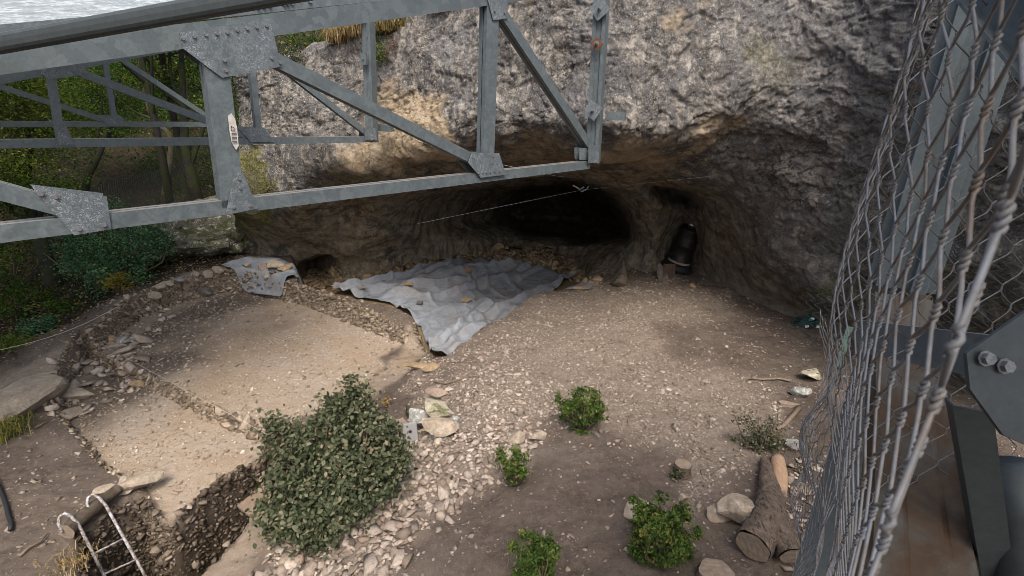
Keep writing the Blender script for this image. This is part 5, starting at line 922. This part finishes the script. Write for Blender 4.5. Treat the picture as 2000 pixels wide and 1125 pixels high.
tree(foot(150, 420, 16), T(235, 150, 17), .12, [lobe(200, 150, 17, 60, 45), lobe(140, 210, 16.5, 60, 45), lobe(225, 250, 17, 45, 28)], 230, 'leaning dark trunk with green leaves left of the netting', L_TREE, [T(168, 350, 16), T(200, 290, 16.3)], .075)
tree(foot(55, 400, 13.5), T(45, 140, 13), .10, [lobe(30, 190, 13, 95, 75), lobe(95, 250, 13.5, 65, 50), lobe(20, 290, 13, 75, 55)], 330, 'yellow green leafy tree at the left edge', L_TREEY, [T(50, 360, 13.3), T(58, 300, 13.2)], .07)
tree(foot(-120, 430, 12), T(-80, 60, 12), .16, [lobe(-60, 130, 12, 120, 80), lobe(-10, 330, 11.5, 75, 50), lobe(-90, 350, 11.5, 90, 70)], 220, 'broad leafy tree partly outside the left edge', L_TREEY, [T(-110, 300, 12)], .07)
tree(foot(95, 520, 12), T(30, 300, 13.5), .16, [lobe(20, 380, 12.5, 70, 45), lobe(90, 370, 12.5, 55, 40)], 110, 'dark slanting trunk low at the left under the chord', L_TREE, [T(78, 470, 12.2), T(55, 400, 12.8)], .07)
for i, (u, k, vt_, mt, lab_) in enumerate([(-150,24,40,L_TREEY,'far tree with yellowing crown left of the others'),(20,23,30,L_TREE,'far green tree behind the yellow green one'),(110,26,20,L_TREEY,'far yellowing tree behind the third truss'),(190,22,40,L_TREE,'far green tree behind the leaning trunk'),(280,25,20,L_TREE,'far green tree behind the pale trunk'),(360,24,30,L_TREE,'far green tree behind the mossy trunk'),(430,22,50,L_TREE,'far green tree next to the cliff corner'),(520,30,20,L_TREE,'far tree above the cliff edge')]):
    if u > 500: continue
    b_ = foot(u, 330, k); tree(b_, T(u + RNG.normal(0, 10), vt_, k), .14, [lobe(u, 60, k, 62, 55), lobe(u - 35, 140, k - 1, 50, 45), lobe(u + 40, 150, k + .5, 50, 45), lobe(u, 220, k - .6, 55, 35), lobe(u + 10, -60, k, 60, 60)], 190, lab_, mt, [T(u, 250, k), T(u + 8, 170, k)], .115, .36, 30)
# high crowns of the near wood, above the roof line
for x_, y_, r_, lb_ in ((-9.6, 14, .10, 'tall dark trunk standing nearest behind the front truss post'), (-12.5, 11, .18, ''), (-15, 14, .17, ''), (-11, 17, .12, 'tall dark trunk standing farther back behind the netting'), (-17, 9, .2, ''), (-14, 6, .2, ''), (-19, 17, .2, '')):
    b_ = np.array([x_, y_, float(ground_z(np.array([x_]), np.array([y_]))[0])])
    tree(b_, b_ + np.array([.3, .2, 8.]), r_, [(b_ + np.array([0, 0, 8.2]), (2.6, 2.6, 1.6)), (b_ + np.array([1.2, -.8, 7.]), (1.8, 1.8, 1.1)), (b_ + np.array([-1.4, .8, 7.2]), (1.9, 1.9, 1.1)), (b_ + np.array([.5, 1.5, 6.6]), (1.6, 1.6, 1.)), (b_ + np.array([-.6, -1.6, 6.8]), (1.6, 1.6, 1.))], 170, lb_ or 'tall tree whose crown rises above the roof left of the picture', L_TREE, [b_ + np.array([.1, 0, 2.5]), b_ + np.array([-.05, .1, 5.])], .13, .42, 30, group='tall trees of the near wood')
# undergrowth on the wooded slope
n = 190000; x = RNG.uniform(-34, -4.2, n); y = RNG.uniform(9, 40, n); cu_, cv_, ck_ = project(np.stack([x, y, ground_z(x, y)], -1)); cln = noise2(x, y, .55, 555, 3)
s_ = (cu_ < 470) & (cu_ > -250) & (cv_ < 560) & (psdf(x, y, PATH) < -.9) & (RNG.random(n) < sstep(-.25, .2, cln) * np.clip(ck_ / 26, .3, 1)); x, y = x[s_], y[s_]; hh = RNG.gamma(1.6, .3, len(x)) * (.4 + sstep(-.1, .4, cln[s_]))
leaves('undergrowth', np.stack([x, y, ground_z(x, y) + hh], -1), .10, L_TREE, None, .7, None, np.clip(RNG.normal(.35, .2, len(x)), 0, 1), .6, kind='stuff')
# wood beyond: one mass
C_, O_, Q_ = crown_points([(np.array([x_, y_, z_]), (4.5, 4, 3.2)) for x_, y_, z_ in [(-38,20,5),(-34,27,6),(-29,32,6),(-23,35,7),(-17,38,8),(-11,40,8),(-42,12,4),(-36,22,11),(-30,30,12),(-22,37,13),(-14,41,14),(-5,43,11),(2,45,12),(-44,2,4),(-45,-8,5)]], 1400, 34, .6, .3, -1)
leaves('far_wood', C_, .22, L_TREE, None, .6, O_, Q_, .6, kind='stuff')
p0 = foot(215, 570, 11.6)
shrub('bush', foot(215, 560, 12), [lobe(195, 510, 12, 65, 48), lobe(260, 480, 12.2, 65, 45), lobe(230, 540, 11.8, 60, 40), lobe(300, 470, 12.5, 30, 30), lobe(160, 480, 12.2, 40, 35), lobe(235, 420, 12.4, 22, 30)], 330, 30, .12, .062, L_DEEP, 'large deep green bush below the front truss', 'bush', 'bushes along the outer path', 16, .025)
shrub('bush', foot(233, 575, 11.2), [lobe(233, 553, 11.2, 20, 20)], 26, 26, .07, .055, L_YEL, 'small yellow leaved bush beside the deep green bush', 'bush', 'bushes along the outer path', 6, .01)
shrub('bush', foot(75, 650, 10.4), [lobe(75, 637, 10.4, 30, 17)], 34, 30, .07, .05, L_DEEP, 'low dark green bush under the rope', 'bush', 'bushes along the outer path', 6, .01)
shrub('bush', foot(15, 715, 9.3), [lobe(15, 685, 9.3, 38, 32), lobe(30, 700, 9.2, 24, 24)], 75, 28, .08, .055, L_TREEY, 'yellow green bush at the left edge above the slab', 'bush', 'bushes along the outer path', 8, .012)
shrub('bush', foot(40, 600, 11.5), [lobe(50, 590, 11.5, 45, 30), lobe(120, 600, 11.3, 30, 16)], 70, 26, .12, .06, L_TREE, 'dull dark undergrowth bush at the left', 'bush', 'bushes along the outer path', 8, .012)
shrub('bush', foot(10, 520, 12.5), [lobe(20, 500, 12.5, 70, 40), lobe(-30, 560, 12, 60, 40)], 90, 26, .14, .06, L_TREE, 'dark undergrowth bush below the left end of the front truss', 'bush', 'bushes along the outer path', 8, .012)
shrub('bush', foot(410, 440, 14.5), [lobe(425, 420, 14, 18, 22), lobe(330, 445, 14, 30, 14)], 40, 26, .1, .055, L_DEEP, 'ivy bush on top of the mossy boulder', 'bush', 'bushes along the outer path', 5, .01)
# dead leaves on the slope outside the path
n = 9000; x = RNG.uniform(-16, -4.5, n); y = RNG.uniform(6, 17, n); pu1, pv1, k1 = project(np.stack([x, y, ground_z(x, y)], -1)); pd = psdf(x, y, PATH); s_ = (psdf(x, y, FLOOR_U) < -.1) & (psdf(x, y, FLOOR_L) < -.3) & (x < np.interp(y, [7, 10, 11.5, 13, 16], [-7.9, -7.9, -7.1, -6.3, -6.2])) & (pd < RNG.uniform(-.5, .1, n)) & (pu1 < 480); x, y = x[s_], y[s_]
leaves('fallen_leaves', np.stack([x, y, ground_z(x, y) + .02], -1), .07, leaf_mat('dead_leaf', [(0, (.04, .025, .012)), (.5, (.1, .065, .03)), (.85, (.2, .14, .06)), (1, (.3, .24, .08))], .1), None, 1.5, kind='stuff')
# dark safety netting among the trees
t = NT('dark_net'); NET = t.done((.012, .013, .013), .6)
net = tag(empty('safety_net', T(290, 380, 14)), 'dark sagging wire netting between the trees and the mossy trunk', 'net'); mb = MB(net.location)
def npnt(a_, b_):
    tl_, tr_, bl2, br2 = T(185, 362, 14.2), T(378, 305, 14.6), T(175, 425, 13.6), T(395, 430, 14.2); p = (1 - b_) * ((1 - a_) * tl_ + a_ * tr_) + b_ * ((1 - a_) * bl2 + a_ * br2); p[2] -= .25 * math.sin(math.pi * a_) * (1 - b_) * .3; p[1] -= .4 * math.sin(math.pi * b_); return p
for i in range(46):
    for sg in (1, -1):
        ln = [npnt(a_, b_) for b_ in np.linspace(0, 1, 14) for a_ in [i / 45 + sg * b_ * .35] if 0 <= a_ <= 1]
        if len(ln) > 1: mb.tube(ln, .006, 3, False)
mb.build('mesh', NET, net)
# ================================================================== WIRE FENCE AND STEEL COLUMN AT THE RIGHT
FA = R(30); FD = np.array([math.sin(FA), math.cos(FA), 0.]); FNm = np.array([math.cos(FA), -math.sin(FA), 0.])   # along, and to the right
SE = 1.85                                                   # where the sheet turns the corner round the column
def fsurf(s, z):
    """the hanging sheet: nearly a plane beside the camera, then round a corner to the right"""
    s = np.asarray(s, float); z = np.asarray(z, float); dz = 4 - z; rc = .16
    off = .05 + .08 * sstep(.15, .6, s) + .02 * np.sin(s * 4 + z * 3) * sstep(.4, 1., s) + .012 * np.sin(z * 6 + s * 9) * sstep(.4, 1., s) + .19 * sstep(.25, 1.8, dz) * sstep(.4, 1.1, s) - .03 * sstep(0, 1., -dz)
    th = np.clip((s - SE) / rc, 0, R(55)); al = np.minimum(s, SE) + rc * np.sin(th) + np.maximum(0, s - SE - rc * R(55)) * math.cos(R(55)); la = rc * (1 - np.cos(th)) + np.maximum(0, s - SE - rc * R(55)) * math.sin(R(55))
    return CAM * np.array([1, 1, 0]) + al[..., None] * FD + (off + la)[..., None] * FNm + z[..., None] * np.array([0, 0, 1.])
t = NT('coated_wire'); n = t.noise(9, 5, .7); n2 = t.noise(70, 4, .7); c = t.ramp(n, [(.4, (.125, .133, .146)), (.52, (.13, .128, .125)), (.64, (.105, .084, .066))]); c = t.mix(c, t.ramp(n2, [(.3, .75), (.7, 1.15)]), 1., 'MULTIPLY'); COAT = t.done(c, .55, t.bump(n2, .2, .001), spec=.4)
fence = tag(empty('wire_fence', fsurf(1.5, .2)), 'grey twisted hexagonal wire mesh hanging close beside the camera at the right', 'fence')
CW, TL, DL = .058, .020, .048      # half pitch between twist columns, twist length, diagonal length
def wires(s_lo, s_hi, sides, ntw, zlo, zhi, rad=.0023, name='wire_mesh'):
    V_, Q_ = [], []; base = 0; per = 2 * (TL + DL); i0, i1 = int(s_lo / CW), int(s_hi / CW)
    for i in range(i0, i1):
        for strand in (0,):
            s0 = i * CW; zl = max(zlo, 4 - .55 - 1.25 * s0 - .25); zh = min(zhi, 4 + .28 + .62 * s0); n0 = int(math.floor((zl - 4) / per)); n1 = int(math.ceil((zh - 4) / per)); S, Z, E, PH = [], [], [], []
            for k_ in range(n0, n1):
                for half in (0, 1):
                    side = (1 if half == 0 else -1) * (1 if i % 2 == 0 else -1); zb = 4 + k_ * per + half * (TL + DL); jit = .006 * math.sin(i * 12.9 + k_ * 7.7 + half * 3)
                    th = np.linspace(0, math.pi * 3, ntw) + (0 if side > 0 else math.pi)
                    S += list(s0 + side * CW / 2 - side * np.cos(np.linspace(0, math.pi * 3, ntw)) * rad * 1.05 + jit); Z += list(zb + np.linspace(.0, TL, ntw)); E += list(np.sin(np.linspace(0, math.pi * 3, ntw)) * rad * 1.05 * side)
                    S += [s0 + side * CW * .30 + jit, s0 - side * CW * .30]; Z += [zb + TL + DL * .22, zb + TL + DL * .78]; E += [0, 0]
            S = np.array(S); Z = np.array(Z); E = np.array(E); Pp = fsurf(S, Z) + E[:, None] * FNm; m = len(Pp); 
            if m < 3: continue
            tt = np.gradient(Pp, axis=0); tt /= np.linalg.norm(tt, axis=1)[:, None]; a_ = np.cross(tt, FNm); a_ /= np.linalg.norm(a_, axis=1)[:, None] + 1e-9; b_ = np.cross(a_, tt); an = np.linspace(0, 2 * math.pi, sides, endpoint=False)
            ring = Pp[:, None] + rad * (np.cos(an)[None, :, None] * a_[:, None] + np.sin(an)[None, :, None] * b_[:, None]); V_.append(ring.reshape(-1, 3)); ix = np.arange(m * sides).reshape(m, sides) + base; Q_.append(np.stack([ix[:-1], np.roll(ix[:-1], -1, 1), np.roll(ix[1:], -1, 1), ix[1:]], -1).reshape(-1, 4)); base += m * sides
    me = mesh_np(name, np.concatenate(V_) - np.array(fence.location), np.concatenate(Q_), smooth=True); return obj(name, me, COAT, fence)
wires(.46, .8, 7, 11, 1.5, 5.5); wires(.8, 1.5, 5, 7, .3, 5.9); wires(1.5, 2.7, 3, 5, .3, 6.2)
# second sheet, farther and lower, flaring out to the left at its foot
_f1 = fsurf
def fsurf(s, z):
    s = np.asarray(s, float); z = np.asarray(z, float); fl = sstep(2.6, .2, z)
    off = .26 + .24 * fl + .04 * np.sin(s * 5 + z * 4) - .02 * fl * sstep(1.6, 3.6, s) + .03 * np.sin(z * 9 + s * 3)
    return CAM * np.array([1, 1, 0]) + s[..., None] * FD + off[..., None] * FNm + z[..., None] * np.array([0, 0, 1.])
CW, TL, DL = .05, .035, .04
wires(1.7, 3.8, 3, 4, .3, 2.75, .0021, 'lower_mesh')

# galvanised column and the rust-stained lower column behind the mesh
t = NT('blue_grey_steel'); n = t.noise(40, 5, .7); n1 = t.noise(3, 4); BLUE = t.done(t.mix(t.ramp(n, [(.3, (.085, .105, .115)), (.7, (.12, .145, .155))]), (.15, .175, .185), t.ramp(n1, [(.5, 0.), (.7, .6)])), .5, t.bump(n, .1, .002), metal=.3)
t = NT('stained_steel'); n = t.noise(2.2, 6, .65, .6, vec=t.stretch((2.5, 2.5, .6))); n2 = t.noise(30, 5, .7); c = t.ramp(n, [(.4, (.06, .058, .052)), (.5, (.05, .038, .026)), (.6, (.045, .026, .013))]); STAIN = t.done(t.mix(c, t.ramp(n2, [(.3, .8), (.7, 1.1)]), 1., 'MULTIPLY'), .65, t.bump(n2, .15, .003), metal=.15)
CK_ = 2.3; cbm = Pk(1758, 562, CK_); ex = unit([.80, -.60, 0]); ey = unit([.60, .80, 0])
col = tag(empty('steel_column', np.array([cbm[0], cbm[1], .1])), 'ribbed blue grey steel column behind the wire mesh, rust stained below', 'column')
SCL = .74
prof = [(-.17, 0), (-.13, -.0), (-.12, -.045), (-.05, -.045), (-.035, -.01), (.035, -.01), (.05, -.045), (.12, -.045), (.13, 0), (.17, 0), (.17, .012), (.12, .012), (.11, -.033), (.055, -.033), (.04, .004), (-.04, .004), (-.055, -.033), (-.11, -.033), (-.12, .012), (-.17, .012)]
mb = MB(col.location); prof = [(x_ * SCL, y_) for x_, y_ in prof]; mb.extr(prof, np.array([cbm[0], cbm[1], cbm[2]]), np.array([cbm[0], cbm[1], 6.6]), ex, ey); mb.build('ribbed_sheet', BLUE, col)
w2 = .17; prof2 = [(-w2, 0), (-w2 + .05, -.09), (-.03, -.09), (-.015, -.05), (.09, -.05), (.11, -.02), (w2, -.02), (w2, .1), (-w2, .1)]
T0, T1 = Pk(1755, 572, 2.32), Pk(1798, 1230, 1.75); mb = MB(col.location); n_ = len(prof2); vs = [q + (ex * a_ * sc + ey * b_ * .6) for q, sc in ((T0, .72), (T0 * .5 + T1 * .5, .85), (T1, 1.15)) for a_, b_ in prof2]
mb.add(vs, [(j * n_ + i, j * n_ + (i + 1) % n_, (j + 1) * n_ + (i + 1) % n_, (j + 1) * n_ + i) for j in range(2) for i in range(n_)]); mb.build('stained_sheet', STAIN, col)
mb = MB(col.location); mb.box(np.array([cbm[0], cbm[1], cbm[2] / 2]) + ey * .12, ex * .08, ey * .05, ZA * (cbm[2] / 2)); mb.build('core', BLUE, col)
pp_ = tag(empty('steel_pipe', Pk(1985, 1000, 1.7)), 'dark bluish pipe in the lower right corner behind the mesh', 'pipe'); mb = MB(pp_.location); mb.tube([Pk(1975, 905, 1.75), Pk(1990, 1000, 1.75), Pk(2005, 1250, 1.8)], .075, 16); mb.build('tube', DARKSTEEL, pp_, True)  # pipe colour darkened to stand for the shade in this corner
# cross beam with its gusset
bm_ = tag(empty('cross_beam', Pk(1800, 700, 1.75)), 'galvanised cross beam with a gusset plate behind the mesh at the right edge', 'beam'); a_, b_ = Pk(1670, 655, 2.15), Pk(2180, 740, 1.15); d = unit(b_ - a_); sd = unit(np.cross(d, ZA)); u2 = np.cross(sd, d)
sd = -sd if sd @ (CAM - a_) > 0 else sd; mb = MB(bm_.location); mb.extr(cchan(.13, .05, .008), a_, b_, sd, u2); mb.build('beam', STEEL, bm_)
pts = [(1888,690),(2030,590),(2030,880),(1960,850),(1895,760)]; c_ = [Pk(u, v, 1.2) for u, v in pts]; nn = unit(np.cross(c_[1] - c_[0], c_[2] - c_[0])); nn = nn if nn @ (CAM - c_[0]) > 0 else -nn; mb = MB(bm_.location); mb.add(c_ + [q - nn * .01 for q in c_], [tuple(range(5)), tuple(range(9, 4, -1))] + [(i, (i + 1) % 5, 5 + (i + 1) % 5, 5 + i) for i in range(5)]); g = mb.build('gusset_plate', DARKSTEEL, bm_)  # plate in darker steel: the dimness of this corner is in its colour
for u, v in ((1925, 700), (1962, 715)): bolt(g, Pk(u, v, 1.19), nn, .014, bm_.location)
a_, b_ = Pk(1830, 830, 1.5), Pk(2050, 1180, 1.1); mb = MB(bm_.location); mb.extr(cchan(.1, .05, .008), Pk(1900, 800, 1.5), Pk(1960, 1200, 1.9), unit([.3, 1, 0]), unit([1, -.3, 0])); mb.build('brace', DARKSTEEL, bm_)
# added roof, out of view over the camera's right, sized to shade the mesh
rs = tag(empty('shade_roof', (2.5, -1., 6.6)), 'added sheet metal roof out of view at upper right, shading the wire mesh', 'roof'); mb = MB(rs.location); W_ = np.linspace(.35, 5.2, 60); vs = [np.array([x_, y_, 6.62 + .02 * (i % 2) + .05 * (x_ - .35)]) for y_ in (-2.2, 0.1) for i, x_ in enumerate(W_)]
mb.add(vs, [(i, i + 1, 61 + i, 60 + i) for i in range(59)]); mb.build('shade_sheet', BLUE, rs); mb = MB(rs.location); mb.extr(cchan(.16, .06, .008), np.array([.35, -.1, 6.5]), np.array([5.2, -.1, 6.72]), (0, 1, 0), ZA); mb.build('purlin', STEEL, rs)  # sheet and purlin of the added shade roof
# slanting sheet at the upper right corner
us = tag(empty('upper_beam', Pk(1960, 60, 1.4)), 'pale grey slanting steel beam at the upper right corner behind the mesh', 'beam'); mb = MB(us.location); a_, b_ = Pk(1860, -80, 1.5), Pk(2120, 230, 1.25); d = unit(b_ - a_); sd = unit(np.cross(d, ZA)); u2 = np.cross(sd, d); mb.extr(cchan(.16, .06, .008), a_ + u2 * .05, b_ + u2 * .05, sd, u2); mb.build('beam', STEEL, us)
# thin knee brace beside the column
# dark green fence posts at the foot of the mesh
t = NT('green_paint'); GRP = t.done(t.ramp(t.noise(20), [(.3, (.008, .028, .018)), (.7, (.016, .05, .032))]), .45)
def gpost(u0, v0, u1, v1, k0, k1, label):
    a_, b_ = Pk(u0, v0, k0), Pk(u1, v1, k1); root = tag(empty('green_fence_post', b_), label, 'post', 'dark green fence posts'); mb = MB(root.location); d = unit(b_ - a_); ex2 = unit([.8, -.6, 0]); mb.extr([(-.03, -.02), (.03, -.02), (.03, .02), (-.03, .02)], a_, b_, ex2, np.cross(d, ex2)); mb.build('post', GRP, root); return root
gpost(1660, 640, 1638, 720, 5.2, 5.0, 'upper dark green post seen under the wire mesh'); 
pn = tag(empty('green_fence', Pk(1640, 900, 4.2)), 'dark green mesh fence panel running along the foot of the wire mesh', 'fence'); 
A0, A1 = Pk(1636, 690, 5.4), Pk(1590, 1180, 3.0); zt0, zt1 = 1.25, 1.15
A0g = np.array([A0[0], A0[1], .1]); P0, P1 = Pz(1622, 900, .1), Pz(1560, 1300, .1)
# vertical panel: foot along the fence line, top about 1.1 m
F0, F1 = Pz(1640, 800, .1) * np.array([1, 1, 0]) + FNm * .1, Pz(1592, 1280, .1) * np.array([1, 1, 0]) + FNm * .1; FD = unit(F1 - F0); FNm = np.array([-FD[1], FD[0], 0.])
for i in range(0, 80):
    s_ = i / 79; b2 = F0 + (F1 - F0) * s_; mb = MB(pn.location); mb.tube([np.array([b2[0], b2[1], .05]), np.array([b2[0], b2[1], 1.3])], .004, 4); mb.build('bar', GRP, pn)
for z_ in (.12, .45, .8, 1.15, 1.3): mb = MB(pn.location); mb.box(np.array([(F0 + F1)[0] / 2, (F0 + F1)[1] / 2, z_]), (F1 - F0) / 2, FNm * .006, ZA * (.02 if z_ in (1.3, .12) else .005)); mb.build('rail', GRP, pn)
for s_ in (.08, .42, .75): b2 = F0 + (F1 - F0) * s_; mb = MB(pn.location); mb.box(np.array([b2[0], b2[1], .7]), FD * .03, FNm * .03, ZA * .68); mb.build('post', GRP, pn)
# green chain link seen behind the column
t = NT('green_wire'); GW = t.done((.014, .03, .022), .5)
ch_ = tag(empty('chain_link_fence', Pk(1950, 500, 2.9)), 'dark green chain link fence behind the steel column at the right edge', 'fence'); mb = MB(ch_.location); o0 = Pk(1900, 480, 2.9); ex3 = unit([.75, -.66, 0])
for i in range(-12, 26):
    for sg in (1, -1):
        pts = []
        for j in range(-30, 24):
            x_ = i * .06 + sg * (.03 if j % 2 else -.03) + (.0 if sg > 0 else .03); pts.append(o0 + ex3 * (x_ + .0) + np.array([0, 0, j * .035]) + np.array([.6, .75, 0]) * .006 * (sg if j % 2 else -sg))
        if sg > 0: mb.tube(pts, .0022, 4, False)
mb.build('wire_mesh', GW, ch_)
